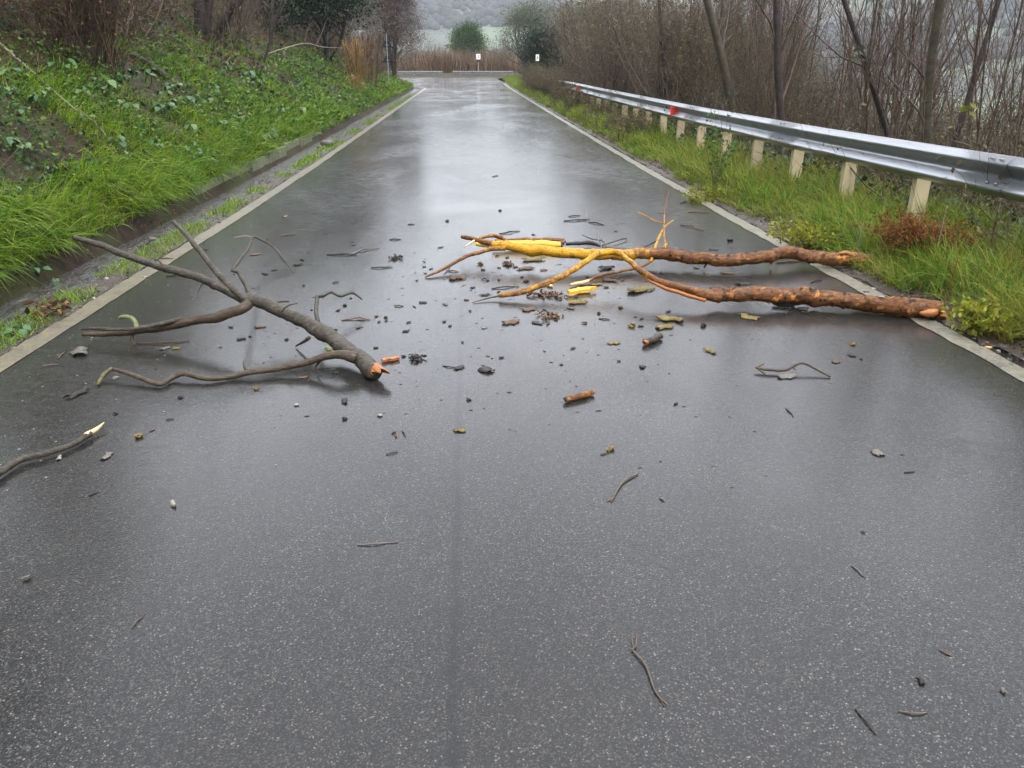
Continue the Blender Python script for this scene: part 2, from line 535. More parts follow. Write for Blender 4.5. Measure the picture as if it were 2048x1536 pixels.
def mat_paint(name, col, dirt):
    m = M(name, .4)
    v = m.vor(110)
    c = m.ramp(m.noise(16, 6, .7), [(.25, dirt), (.6, col)])
    chip = m.ramp(m.math('ADD', m.math('MULTIPLY', m.noise(48, 6, .8), .65), m.math('MULTIPLY', m.noise(5, 4, .6), .35)), [(.515, 0), (.58, 1)])
    c = m.mix(chip, c, (.06, .055, .05))
    m.set(Base_Color=c, Normal=m.bump(v.outputs['Distance'], .003, .4), Coat_Weight=.5, Coat_Roughness=.25)
    return m.m
PAINT_L = mat_paint('worn_cream_line', (.165, .137, .087), (.065, .054, .034))
PAINT_R = mat_paint('worn_white_line', (.215, .20, .152), (.085, .078, .056))

m = M('muddy_gravel', .6, .3)
v = m.vor(55); sc_ = m.n('SeparateColor'); m.l(v.outputs['Color'], sc_.inputs['Color'])
c = m.ramp(sc_.outputs[0], [(0, (.022, .017, .013)), (.6, (.045, .037, .029)), (.93, (.09, .08, .066)), (1, (.24, .22, .19))])
c = m.mix(m.ramp(m.noise(3, 5), [(.4, 0), (.6, .85)]), c, (.042, .031, .022))
m.set(Base_Color=c, Normal=m.bump(v.outputs['Distance'], .008, -.7), Coat_Weight=.12, Coat_Roughness=.2)
GRAVEL = m.m

m = M('bank_soil', .7)
n1 = m.noise(9, 7, .68); n2 = m.noise(1.1, 4)
c = m.ramp(n1, [(.3, (.010, .006, .004)), (.52, (.026, .016, .009)), (.72, (.055, .035, .020))])
c = m.mix(m.ramp(n2, [(.42, 0), (.62, .75)]), c, (.040, .048, .014))
m.set(Base_Color=c, Normal=m.bump(n1, .05, .9))
m.set(Specular_IOR_Level=.15)
SOIL = m.m

m = M('valley_fields', .85)
cells = m.vor(.0045, sc=(1, 1, 0)); sc_ = m.n('SeparateColor'); m.l(cells.outputs['Color'], sc_.inputs['Color'])
c = m.ramp(sc_.outputs[0], [(0, (.07, .09, .05)), (.3, (.10, .13, .07)), (.6, (.125, .125, .08)), (.8, (.06, .07, .05))], 'CONSTANT')
c = m.mix(m.ramp(m.noise(.006, 6, .6), [(.53, 0), (.58, 1)]), c, (.035, .03, .032))
c = m.mix(m.ramp(m.noise(.05, 5), [(.4, 0), (.8, .4)]), c, (.08, .08, .05))
m.set(Base_Color=c)
FIELD = m.m

m = M('running_water', .08)
m.set(Base_Color=(.030, .028, .024), Coat_Weight=1.0, Coat_IOR=1.33, Coat_Roughness=.04,
      Normal=m.bump(m.noise(13, 5, .6, (1, .35, 1), 1.2), .05, .8), Coat_Normal=m.bump(m.noise(16, 5, .6, (1, .3, 1), 1.5), .05, .9))
foam = m.ramp(m.noise(9, 7, .7, (1, .3, 1), 1.5), [(.6, (.030, .028, .024)), (.74, (.30, .30, .31))])
m.set(Base_Color=foam)
WATER = m.m
MOSSY = mat_plain('mossy_concrete', (.075, .095, .03), (.17, .17, .13), 7, .7, .012)
STEEL = M('galvanised_steel', .38)
n1 = STEEL.noise(60, 5, .6, (1, .08, 1)); n2 = STEEL.noise(7, 4, .6)
STEEL.set(Base_Color=STEEL.mix(STEEL.ramp(n2, [(.45, 0), (.75, .3)]), STEEL.ramp(n1, [(.3, (.26, .275, .29)), (.7, (.37, .385, .41))]), (.34, .34, .33)),
          Metallic=.85, Roughness=STEEL.ramp(n1, [(.3, .27), (.7, .38)]))
STEEL = STEEL.m
BOLT = mat_plain('bolt_steel', (.14, .14, .15), (.3, .3, .31), 80, .45, .001, 0, .8)
POST = mat_plain('lamp_tinted_post', (.40, .33, .20), (.47, .395, .25), 6, .55, .001, .1)  # steel posts; the cream is warm headlight tint put into their colour
RED = mat_plain('red_reflector_plate', (.75, .028, .012), (.85, .045, .02), 90, .25, .0005, .6)
SIGN_BACK = mat_plain('dark_sign_back', (.010, .011, .013), (.018, .02, .024), 12, .7, .001)
SIGN_POLE = mat_plain('grey_pole', (.20, .21, .22), (.30, .31, .32), 20, .45, .001, 0, .5)
WHITE_PLATE = mat_plain('white_plate', (.66, .66, .62), (.78, .78, .74), 12, .45, .0005)
BLACK_MARK = mat_plain('black_mark', (.03, .03, .03), (.05, .05, .05), 12, .5, .0005)

G_FRESH = mat_leaf('fresh_grass', [(0, (.018, .06, .005)), (.4, (.085, .20, .009)), (.75, (.19, .32, .016)), (1, (.34, .37, .07))], .4, .45, .2, patch=(.9, (.19, .26, .018)))
G_VERGE = mat_leaf('verge_grass', [(0, (.025, .08, .008)), (.35, (.085, .19, .013)), (.68, (.18, .27, .02)), (.88, (.28, .26, .045)), (1, (.23, .13, .04))], .4, .4, .2, patch=(1.3, (.22, .19, .03)))
G_DRY = mat_leaf('dry_grass', [(0, (.045, .024, .012)), (.5, (.105, .060, .028)), (.85, (.18, .115, .055)), (1, (.27, .19, .10))], .6, .25)
IVY = mat_leaf('ivy_leaf', [(0, (.010, .028, .009)), (.5, (.028, .066, .019)), (.85, (.06, .105, .035)), (1, (.12, .14, .04))], .3, .2, .5)
WEED = mat_leaf('weed_leaf', [(0, (.020, .055, .010)), (.5, (.065, .145, .018)), (.85, (.12, .21, .03)), (1, (.19, .26, .06))], .4, .4, .2)
BROADLEAF = M('broad_leaf', .32)
ov = BROADLEAF.objrand()
bc = BROADLEAF.ramp(ov, [(0, (.016, .052, .016)), (.4, (.030, .080, .026)), (.75, (.052, .115, .036)), (1, (.085, .15, .035))])
BROADLEAF.set(Base_Color=BROADLEAF.mix(BROADLEAF.ramp(BROADLEAF.noise(28, 4), [(.45, 0), (.75, .4)]), bc, (.07, .125, .05)), Coat_Weight=.08, Coat_Roughness=.35, Specular_IOR_Level=.35, Roughness=.5)
BROADLEAF = BROADLEAF.m
YLEAF = mat_leaf('yellow_green_leaf', [(0, (.14, .17, .012)), (.6, (.23, .25, .02)), (1, (.33, .29, .03))], .4, .4, .2)
RUST = mat_leaf('rusty_fern', [(0, (.09, .032, .008)), (.6, (.17, .062, .012)), (1, (.24, .11, .025))], .6, .3)
EVERG = mat_leaf('dark_evergreen', [(0, (.005, .012, .005)), (.6, (.012, .026, .009)), (1, (.032, .055, .02))], .35, .15, .3)
GREENT = mat_leaf('round_tree_leaf', [(0, (.006, .022, .003)), (.6, (.024, .062, .005)), (1, (.08, .135, .012))], .5, .3)
OLIVE = mat_leaf('grey_olive_leaf', [(0, (.055, .062, .036)), (.5, (.10, .108, .066)), (1, (.155, .16, .11))], .5, .3)
BROWNL = mat_leaf('brown_olive_leaf', [(0, (.065, .045, .026)), (.5, (.115, .09, .045)), (.85, (.125, .125, .045)), (1, (.20, .165, .085))], .55, .3)
MAUVE = mat_leaf('mauve_brown_twig', [(0, (.075, .053, .047)), (.6, (.13, .097, .083)), (1, (.19, .15, .125))], .6, .2)
REED = mat_leaf('dry_reed', [(0, (.085, .048, .026)), (.5, (.16, .098, .054)), (.85, (.23, .155, .09)), (1, (.31, .23, .15))], .55, .3)
GOLD = mat_leaf('golden_reed', [(0, (.13, .068, .022)), (.6, (.25, .145, .05)), (1, (.35, .23, .10))], .55, .3)
TWIG = mat_bark('brown_twig_bark', (.022, .015, .010), (.078, .057, .036), (.165, .128, .086), scale=18, coat=.1)
TWIGRED = mat_bark('reddish_twig_bark', (.022, .012, .007), (.078, .047, .028), (.15, .10, .062), scale=18, coat=.1)
TWIGPALE = mat_bark('pale_twig_bark', (.09, .07, .05), (.19, .155, .11), (.30, .26, .20), scale=25, coat=.1)
TRUNKD = mat_bark('dark_trunk_bark', (.012, .009, .008), (.032, .024, .021), (.060, .047, .040), scale=14, coat=.2)
TRUNKG = mat_bark('mossy_trunk_bark', (.022, .018, .012), (.055, .045, .026), (.088, .080, .040), lich=(.085, .095, .022), scale=14, coat=.2)
B_GREY = mat_bark('dead_grey_bark', (.011, .008, .006), (.046, .038, .026), (.115, .10, .072), lich=(.13, .145, .055), scale=55, coat=.25, rough=.55)
B_BROWN = mat_bark('dark_wet_bark', (.016, .010, .006), (.052, .034, .018), (.105, .074, .042), lich=(.17, .18, .035), scale=60, coat=.45, rough=.45)
B_LOG = mat_bark('red_brown_bark_lamp_glow', (.011, .005, .0025), (.125, .043, .008), (.30, .135, .032), lich=(.64, .33, .008), scale=46, coat=.18, rough=.5, wear=(.62, .23, .035))  # lich tone: warm headlight glow on the logs, painted into the bark
LICHEN = mat_bark('lichen_crust', (.06, .065, .028), (.15, .165, .07), (.27, .29, .13), scale=90, coat=.1)
def mat_wood(name, a, b):
    m = M(name, .5)
    n1 = m.noise(30, 5, .6, (1, 6, 6), .4)
    m.set(Base_Color=m.ramp(n1, [(.3, a), (.65, b)]), Normal=m.bump(n1, .003, .6), Coat_Weight=.2, Coat_Roughness=.3)
    return m.m
W_ORANGE = mat_wood('orange_raw_wood', (.13, .036, .008), (.40, .135, .02))
W_YELLOW = mat_wood('lamp_lit_raw_wood', (.40, .18, .018), (.80, .47, .03))  # bare wood with the yellow of headlight glow painted in
W_PALE = mat_wood('pale_raw_wood', (.46, .28, .12), (.74, .54, .30))
D_DARK = mat_plain('dark_bark_crumb', (.006, .0045, .0035), (.030, .021, .016), 120, .5, .003, .08, 0, .4)
D_BROWN = mat_plain('brown_bark_chip', (.025, .012, .006), (.13, .070, .034), 110, .5, .003, .1)
D_LICH = mat_bark('lichened_chip', (.025, .016, .009), (.15, .105, .03), (.38, .33, .045), scale=110, coat=.2)
D_GREY = mat_plain('grey_bark_chip', (.04, .035, .03), (.14, .125, .10), 100, .5, .003, .3)
D_PALE = mat_plain('pale_chip', (.15, .135, .11), (.27, .25, .205), 100, .5, .002, .2)
D_TAN = mat_plain('tan_twig', (.045, .032, .021), (.115, .085, .056), 60, .5, .002, .2)
LITTER = mat_leaf('leaf_litter', [(0, (.035, .018, .010)), (.5, (.085, .040, .020)), (.85, (.15, .075, .035)), (1, (.24, .15, .08))], .45, .2, .3)
#MARK_STRUCTURE
# ================================================================== the setting
# road
ys = np.concatenate([np.arange(-14, 50, .5), np.arange(50, 76.6, .5)])
nx = 30
xl = np.maximum(x_left(ys), -46) - .02
xr = np.where(ys > 64, XR + .2 - .05 * (ys - 64), XR + .16 + .1 * sstep(58, 64, ys))
u_ = np.linspace(0, 1, nx)
X = xl[:, None] + (xr - xl)[:, None] * u_[None]
Y = np.repeat(ys[:, None], nx, 1)
crown = .02 * (1 - ((X - .17) / 2.9) ** 2)
Z = zr(Y) + np.where(np.abs(X) < 3.2, 0, 0) + 0 * crown
link('road', mesh('road', np.stack([X, Y, Z], -1), grid(nx, len(ys)), None, A_ROAD))['kind'] = 'structure'

def strip(name, x0, x1, y0, y1, z, mat, step=.12, jag=.008, n=4):
    yy = np.arange(y0, y1, step)
    X_ = np.stack([x0(yy) + (x1(yy) - x0(yy)) * k / (n - 1) for k in range(n)], 1)
    X_[:, 0] += (vnoise(yy, yy * 0, .13, 31) - .5) * jag * 2 + (vnoise(yy, yy * 0, .6, 33) - .5) * jag * 2
    X_[:, -1] += (vnoise(yy, yy * 0, .11, 35) - .5) * jag * 2 + (vnoise(yy, yy * 0, .5, 36) - .5) * jag * 2
    Y_ = np.repeat(yy[:, None], n, 1)
    Z_ = zr(Y_) + (z(X_, Y_) if callable(z) else z)
    o = link(name, mesh(name, np.stack([X_, Y_, Z_], -1), grid(n, len(yy)), None, mat))
    o['kind'] = 'structure'
    return o
strip('edge_line', lambda y: np.maximum(x_left(y), -40), lambda y: np.maximum(x_left(y), -40) + .145 + .004 * np.maximum(y - 51, 0), -13, 62, .004, PAINT_L)
strip('edge_line', lambda y: 0 * y + XR - .14, lambda y: 0 * y + XR, -13, 63.5, .004, PAINT_R, jag=.012)
lump = lambda x, y: .002 + .030 * fbm(x, y, .16, 41) * (.4 + fbm(x, y, .8, 43))
strip('gravel_shoulder', lambda y: np.maximum(x_left(y), -40) - .21, lambda y: np.maximum(x_left(y), -40) - .012, -13, 62, lambda x, y: lump(x, y) - .012, GRAVEL, .07, .03, 7)
strip('gravel_shoulder', lambda y: 0 * y + XR + .035, lambda y: 0 * y + XR + .44, -13, 66, lambda x, y: lump(x, y) * sstep(XR + .03, XR + .12, x) + .25 * np.maximum(x - XR - .1, 0) + .002, GRAVEL, .07, .03, 8)

def sheet(name, xs, ys_, mat, fn):
    Xg, Yg = fn(xs, ys_)
    o = link(name, mesh(name, np.stack([Xg, Yg, land(Xg, Yg)], -1), grid(Xg.shape[1], Xg.shape[0]), None, mat))
    o['kind'] = 'structure'
    return o
dd = np.concatenate([np.arange(0, 1.3, .06), np.arange(1.3, 5, .16), np.arange(5, 30, .6)])
yb = np.concatenate([np.arange(-14, 2, .5), np.arange(2, 24, .14), np.arange(24, 66, .35)])
sheet('roadside_bank', dd, yb, SOIL, lambda a, b: ((x_left(b) - .2)[:, None] - a[None], np.repeat(b[:, None], len(a), 1)))
ee = np.concatenate([np.arange(.3, 2.4, .08), np.arange(2.4, 30, .7)])
yv = np.concatenate([np.arange(-14, 2, .5), np.arange(2, 24, .16), np.arange(24, 76.6, .5)])
sheet('roadside_verge', ee, yv, SOIL, lambda a, b: (XR + a[None] + 0 * b[:, None], np.repeat(b[:, None], len(a), 1)))
xf = np.arange(-46, 46.1, 1.0)
sheet('far_bend_ground', xf, np.arange(76.4, 104, .6), SOIL, lambda a, b: (np.repeat(a[None], len(b), 0), np.repeat(b[:, None], len(a), 1)))
# the land out to the far hills
rr_ = np.concatenate([np.linspace(0, 100, 26), np.geomspace(104, 2600, 90)])
th = np.linspace(0, 2 * math.pi, 241)
Xg = rr_[:, None] * np.sin(th)[None]; Yg = rr_[:, None] * np.cos(th)[None]
Zg = land(Xg, Yg) - 1.2 * (1 - sstep(70, 120, rr_))[:, None]
Zg = np.where((rr_[:, None] < 105), np.minimum(Zg, np.where(np.abs(Xg) < 60, zr(Yg) - 1.0, Zg)), Zg)
link('valley_and_hills', mesh('valley_and_hills', np.stack([Xg, Yg, Zg], -1), grid(len(th), len(rr_)), None, FIELD))['kind'] = 'structure'
# water running down the ditch
strip('ditch_water', lambda y: np.maximum(x_left(y), -40) - .70, lambda y: np.maximum(x_left(y), -40) - .175, -13, 60, lambda x, y: -.045 + .010 * (fbm(x, y * .4, .13, 51) - .5), WATER, .06, .02, 8)

b0 = blob((0, 0, 0), (1, 1, .7), 5, .4, 1); nb_ = len(b0[0])
n = 5200
y = 2.4 * (30 / 2.4) ** rng.random(n); sd_ = rng.random(n) < .45
x = np.where(sd_, XL - rng.uniform(-.01, .2, n), XR + np.abs(rng.normal(.02, .13, n)))
z = zr(y) + np.where(sd_, .004, .004 + .2 * np.maximum(x - XR - .1, 0))
r_ = rng.uniform(.002, .006, (n, 1, 1)) * (1 + 2.0 * (rng.random((n, 1, 1)) < .06))
V = np.stack([x, y, z], -1)[:, None] + b0[0][None] * r_ * rng.uniform(.7, 1.4, (n, 1, 3))
STONE = mat_leaf('shoulder_stones', [(0, (.02, .016, .012)), (.6, (.06, .05, .04)), (.9, (.14, .125, .105)), (1, (.36, .34, .30))], .6, 0)
tag(link('shoulder_stones', mesh('shoulder_stones', V, None, (np.arange(n)[:, None, None] * nb_ + b0[2][None]).reshape(-1, 3), STONE)), 'small stones and grit washed along both edge lines', 'gravel', kind='stuff')

# ------------------------------------------------------------------ far woods on the hills, seen as one dark mass
pts = []
while len(pts) < 12000:
    a = rng.uniform(-1.0, 1.05); r = rng.uniform(330, 1350)
    x, y = r * math.sin(a), r * math.cos(a)
    if (r < 780 and fbm(x, y * 1.6, 120, 61) > .60) or (r > 640 and fbm(x, y * 1.7, 210, 67) > .52) or (rng.random() < .006):
        pts.append((x, y))
pts = np.array(pts)
b0 = blob((0, 0, 0), (1, 1, 1), 3)
nb_ = len(b0[0])
sc3 = rng.uniform(2.2, 5.0, (len(pts), 1, 1)) * np.array([1, 1, .95])
base = np.stack([pts[:, 0], pts[:, 1], land(pts[:, 0], pts[:, 1]) + 2.2], -1)
V = base[:, None] + b0[0][None] * sc3
T = (np.arange(len(pts))[:, None, None] * nb_ + b0[2][None]).reshape(-1, 3)
WOODM = mat_leaf('far_wood_crowns', [(0, (.020, .020, .022)), (.6, (.040, .034, .036)), (1, (.05, .055, .035))], .8, .1)
tag(link('far_wood', mesh('far_wood', V, None, T, WOODM)), 'bare purplish woods and hedgerows across the misty hillside', 'wood', kind='stuff')

# ------------------------------------------------------------------ haze over the valley
hm = bpy.data.materials.new('valley_haze'); hm.use_nodes = True
hn = hm.node_tree; hn.nodes.clear()
ho = hn.nodes.new('ShaderNodeOutputMaterial'); hv = hn.nodes.new('ShaderNodeVolumePrincipled')
hv.inputs['Color'].default_value = (.42, .46, .50, 1); hv.inputs['Density'].default_value = .0007
hv.inputs['Anisotropy'].default_value = 0.0
hn.links.new(hv.outputs['Volume'], ho.inputs['Volume'])
g = box((0, 0, 102), (5300, 5300, 260))
tag(link('haze', mesh('haze', g[0], g[1], None, hm, False)), 'pale wet haze filling the valley', 'haze', kind='stuff')

# ================================================================== ground cover on the left bank
def bank_pts(n, d0, d1, y0, y1, dpow=1.0):
    d = d0 + (d1 - d0) * rng.random(n) ** dpow
    y = y0 * (y1 / y0) ** rng.random(n)
    x = x_left(y) - .2 - d
    return d, x, y
SP = rng
def rootz(x, y): return land(x, y) - .015

d, x, y = bank_pts(125000, .56, 7.5, 2.4, 64, 1.25)
g1 = fbm(x, y, 1.25, 21)
bias = np.where(y < 9.5, np.where(d < 1.25, .22, np.where(d < 3.4, -.25, -.14)), np.where(d < 2.2, .10, np.where(d < 4.4, -.03, -.18)))
bias = bias + np.where((y > 12) & (y < 16) & (d > 1.2) & (d < 2.6), -.14, 0)
bias = bias + np.where(y > 38, .10, 0)
k = (g1 + bias) > .50
fm = np.clip((g1 + bias - .50) * 6, 0, 1)
k &= rng.random(len(d)) < (.35 + .65 * fm)
xs, ys2, ds = x[k], y[k], d[k]
n = len(xs)
P = np.stack([xs, ys2, rootz(xs, ys2)], -1)
L = rng.uniform(.16, .40, n) * np.where(ys2 < 10, 1.0, .95) * (1 + .35 * (ds < 1.1)) * (.75 + .6 * vnoise(xs, ys2, .35, 71))
W = rng.uniform(.006, .0125, n) * np.clip(ys2 / 7, .9, 3.6)
up = np.stack([rng.normal(.22, .28, n), rng.normal(0, .32, n), np.ones(n)], -1)
dr = np.stack([rng.normal(.9, .5, n), rng.normal(-.1, .6, n), rng.normal(-.75, .3, n)], -1)
tag(link('fresh_grass', mesh('fresh_grass', *blades(P, up, dr, L, W, rng.uniform(.35, 1.0, n)), G_FRESH)), 'lush green grass hanging down the lower bank beside the ditch', 'grass', kind='stuff')
# long tussocks overhanging the ditch near the camera
n = 8000
ty = rng.uniform(3.2, 12.5, 90); 
ci = rng.integers(0, 90, n)
yy = ty[ci] + rng.normal(0, .13, n); dd_ = np.abs(rng.normal(.84, .20, n)) + .05
dd_ = np.maximum(dd_, .60)
keep = vnoise(yy, yy * 0, .9, 77) > .42
yy, dd_ = yy[keep], dd_[keep]; n = len(yy)
xx = x_left(yy) - .2 - dd_
P = np.stack([xx, yy, rootz(xx, yy)], -1)
up = np.stack([rng.normal(.45, .3, n), rng.normal(0, .3, n), np.ones(n)], -1)
dr = np.stack([rng.normal(.9, .3, n), rng.normal(-.15, .5, n), rng.normal(-1.0, .25, n)], -1)
tag(link('overhanging_grass', mesh('overhanging_grass', *blades(P, up, dr, rng.uniform(.24, .52, n), rng.uniform(.009, .017, n), rng.uniform(.7, 1.15, n)), G_FRESH)), 'long bright grass blades drooping over the ditch at the bank foot', 'grass', kind='stuff')
# dead straw and bracken further up
d, x, y = bank_pts(64000, .9, 15, 4, 64, .9)
k = (fbm(x, y, 1.25, 21) + np.where(d > 3.0, -.05, .08) < .52) & (rng.random(len(d)) < np.where(d > 2.6, .9, .45))
x, y = x[k], y[k]; n = len(x)
P = np.stack([x, y, rootz(x, y)], -1)
up = np.stack([rng.normal(.1, .5, n), rng.normal(0, .5, n), np.ones(n)], -1)
dr = np.stack([rng.normal(.6, .6, n), rng.normal(0, .8, n), rng.normal(-.7, .4, n)], -1)
tag(link('dead_grass', mesh('dead_grass', *blades(P, up, dr, rng.uniform(.15, .48, n), rng.uniform(.005, .010, n) * np.clip(y / 8, 1, 3), rng.uniform(.4, 1.1, n)), G_DRY)), 'dead brown straw and bracken covering the upper bank', 'dry grass', kind='stuff')
# ivy creeping over the soil
d, x, y = bank_pts(60000, .6, 7, 3, 60, .9)
iv = fbm(x, y, .9, 91)
mound = np.exp(-(((y - 31) / 4.5) ** 2 + ((d - 2.2) / 1.1) ** 2))
k = (iv + .35 * mound + np.where((y < 10) & (d > 1.1) & (d < 3.6), .07, 0)) > .56
k &= rng.random(len(d)) < .62
x, y = x[k], y[k]; n = len(x)
P = np.stack([x, y, land(x, y) + rng.uniform(.0, .12, n)], -1)
tag(link('ivy_cover', mesh('ivy_cover', *leafquads(P, rng.uniform(.035, .062, n) * np.clip(y / 10, 1, 2.6), .1, np.tile([.5, -.3, -.25], (n, 1)), .95), IVY, False)), 'dark ivy and creeping leaves spread over the bank soil', 'ivy', kind='stuff')
# soft leafy weeds
d, x, y = bank_pts(46000, .55, 3.6, 3, 50, 1.2)
k = fbm(x, y, .8, 95) > .50
x, y = x[k], y[k]; n = len(x)
P = np.stack([x, y, land(x, y) + np.abs(rng.normal(.05, .16, n))], -1)
tag(link('low_weeds', mesh('low_weeds', *leafquads(P, rng.uniform(.030, .060, n) * np.clip(y / 10, 1, 2.2), .0, np.tile([.5, -.4, .1], (n, 1)), .7), WEED, False)), 'soft light green weeds mixed into the bank grass', 'weeds', kind='stuff')
# rotting leaves and bits along the ditch and on bare soil
d, x, y = bank_pts(26000, .0, 6, 2.5, 30, 1.4)
k = (fbm(x, y, .5, 99) > .5) & ~((d > .04) & (d < .5) & (rng.random(len(d)) < .85))
x, y = x[k], y[k]; n = len(x)
P = np.stack([x, y, np.maximum(land(x, y), zr(y) - .03) + .012], -1)
tag(link('leaf_litter', mesh('leaf_litter', *leafquads(P, rng.uniform(.02, .05, n), .0, np.tile([.2, 0, .0], (n, 1)) + rng.normal(size=(n, 3)) * [1, 1, .15], .6), LITTER, False)), 'rotting brown leaves lying along the ditch and on bare bank soil', 'leaf litter', kind='stuff')
# thin dead stems lying down the slope
d, x, y = bank_pts(2600, .8, 12, 3.5, 60, .8)
n = len(x)
p0 = np.stack([x, y, land(x, y) + .03], -1)
dirn = unit(np.stack([rng.normal(.5, .7, n), rng.normal(0, .7, n), rng.normal(.35, .5, n)], -1))
L = rng.uniform(.25, 1.1, n)[:, None, None]
s = np.linspace(0, 1, 5)
Pp = p0[:, None] + dirn[:, None] * s[None, :, None] * L + rng.normal(0, .16, (n, 1, 3)) * (s ** 2)[None, :, None] * L + np.array([0, 0, -.5]) * (s ** 2)[None, :, None] * L * .5
tag(link('dead_stems', mesh('dead_stems', *tubes(Pp, (rng.uniform(.0025, .006, n) * np.clip(y / 10, 1, 2.2))[:, None] * np.linspace(1, .4, 5)[None], 3), TWIGRED)), 'tangle of thin dead bramble stems over the bank', 'brambles', kind='stuff')
# tufts of grass between line and ditch
n = 8000
y = 3 * (45 / 3) ** rng.random(n); x = x_left(y) - rng.uniform(.03, .3, n)
k = vnoise(y, y * 0, .55, 103) + .1 * (y < 8) > .50
x, y = x[k], y[k]; n = len(x)
P = np.stack([x, y, zr(y) - .01], -1)
up = np.stack([rng.normal(0, .5, n), rng.normal(0, .5, n), np.ones(n)], -1)
tag(link('kerb_tufts', mesh('kerb_tufts', *blades(P, up, rng.normal(size=(n, 3)) * [1, 1, .2], rng.uniform(.04, .13, n), rng.uniform(.004, .008, n) * np.clip(y / 7, 1, 2.5), rng.uniform(.3, .9, n)), G_FRESH)), 'small green tufts between the left line and the ditch', 'grass', kind='stuff')

# ================================================================== ground cover on the right verge
n = 105000
y = 2.6 * (72 / 2.6) ** rng.random(n); x = XR + .13 + 2.0 * rng.random(n) ** 1.15
e = x - XR
gm = fbm(x, y, .55, 111)
k = (gm + np.where(e < .22, -.12, np.where(e > 1.6, .0, .17)) > .42)
x, y, e = x[k], y[k], e[k]; n = len(x)
P = np.stack([x, y, land(x, y) - .015], -1)
up = np.stack([rng.normal(-.15, .32, n), rng.normal(0, .34, n), np.ones(n)], -1)
dr = np.stack([rng.normal(-.3, .9, n), rng.normal(-.1, .9, n), rng.normal(-.55, .3, n)], -1)
L = rng.uniform(.17, .47, n) * (.55 + .9 * vnoise(x, y, .45, 113)) * np.where(e < .35, .65, 1.12)
tag(link('verge_grass', mesh('verge_grass', *blades(P, up, dr, L, rng.uniform(.0045, .0085, n) * np.clip(y / 7, .9, 3.2), rng.uniform(.3, 1.0, n)), G_VERGE)), 'yellow green grass on the verge under the guardrail', 'grass', kind='stuff')
n = 9000
y = 2.6 * (50 / 2.6) ** rng.random(n); x = XR + .12 + .5 * rng.random(n) ** 1.4
P = np.stack([x, y, land(x, y) + .02], -1)
tag(link('verge_litter', mesh('verge_litter', *leafquads(P, rng.uniform(.018, .045, n), 0, rng.normal(size=(n, 3)) * [1, 1, .15], .5), LITTER, False)), 'dead leaves and straw bits along the right edge line', 'leaf litter', kind='stuff')
n = 9500
y = 3.5 * (60 / 3.5) ** rng.random(n); x = rng.uniform(4.2, 6.5, n)
P = np.stack([x, y, land(x, y) + np.abs(rng.normal(.06, .16, n))], -1)
tag(link('ivy_cover', mesh('ivy_cover', *leafquads(P, rng.uniform(.04, .08, n) * np.clip(y / 10, 1, 2), 0, np.tile([-.5, -.5, .0], (n, 1)), .8), IVY, False)), 'dark ivy and dead leaves on the ground behind the guardrail posts', 'ivy', kind='stuff')
n = 4200
y = 4 * (60 / 4) ** rng.random(n); x = rng.uniform(4.2, 8.5, n)
p0 = np.stack([x, y, land(x, y)], -1)
dirn = unit(np.stack([rng.normal(0, .6, n), rng.normal(0, .6, n), np.abs(rng.normal(.7, .5, n))], -1))
L = rng.uniform(.3, 1.3, n)[:, None, None]
Pp = p0[:, None] + dirn[:, None] * s[None, :, None] * L + rng.normal(0, .25, (n, 1, 3)) * (s ** 2)[None, :, None] * L
tag(link('dead_stems', mesh('dead_stems', *tubes(Pp, (rng.uniform(.002, .005, n) * np.clip(y / 10, 1, 2))[:, None] * np.linspace(1, .4, 5)[None], 3), TWIG)), 'thin dead stems standing among the shrubs behind the guardrail', 'brambles', kind='stuff')
#MARK_TREES
# ================================================================== trees, shrubs and plants
def paths(base, tops, K=6, wob=.05):
    base = np.asarray(base, float); tops = np.asarray(tops, float)
    s = np.linspace(0, 1, K); n = len(base)
    L = np.linalg.norm(tops - base, axis=1)[:, None, None]
    return base[:, None] + (tops - base)[:, None] * s[None, :, None] + rng.normal(0, wob, (n, 1, 3)) * np.sin(s * math.pi)[None, :, None] * L + rng.normal(0, wob * .5, (n, 1, 3)) * np.sin(s * 2 * math.pi)[None, :, None] * L

def tree_geo(trunks, radii, levels, leaf=None, sides=(8, 5, 3, 3, 3)):
    """returns trunk geometry, branch geometry, leaf geometry (or None)"""
    K = trunks.shape[1]
    lv = grow((trunks, radii), levels)
    tr = tubes(lv[0][0], lv[0][1], sides[0])
    br = join(*[tubes(p, r, sides[min(i + 1, 4)]) for i, (p, r) in enumerate(lv[1:])]) if len(lv) > 1 else None
    lf = None
    if leaf:
        P, R = lv[-1]
        cnt, size, lo, asp = leaf
        m = len(P); q = np.repeat(np.arange(m), cnt)
        t = rng.uniform(lo, 1, m * cnt) * (P.shape[1] - 1); i = np.minimum(t.astype(int), P.shape[1] - 2); f = (t - i)[:, None]
        pos = P[q, i] * (1 - f) + P[q, i + 1] * f + rng.normal(0, size * .5, (m * cnt, 3))
        lf = leafquads(pos, size, .2, None, asp)
    return tr, br, lf

def tree_thing(name, loc, label, cat, geo, mats, group=None, names=('trunk', 'branches', 'foliage'), rot=0.0, scale=1.0):
    t = thing(name, loc, label, cat, group)
    t.rotation_euler.z = rot; t.scale = (scale,) * 3
    for nm, g, mt in zip(names, geo, mats):
        if g is not None:
            link(nm, mesh(nm, g[0], g[1], g[2], mt), t)
    return t

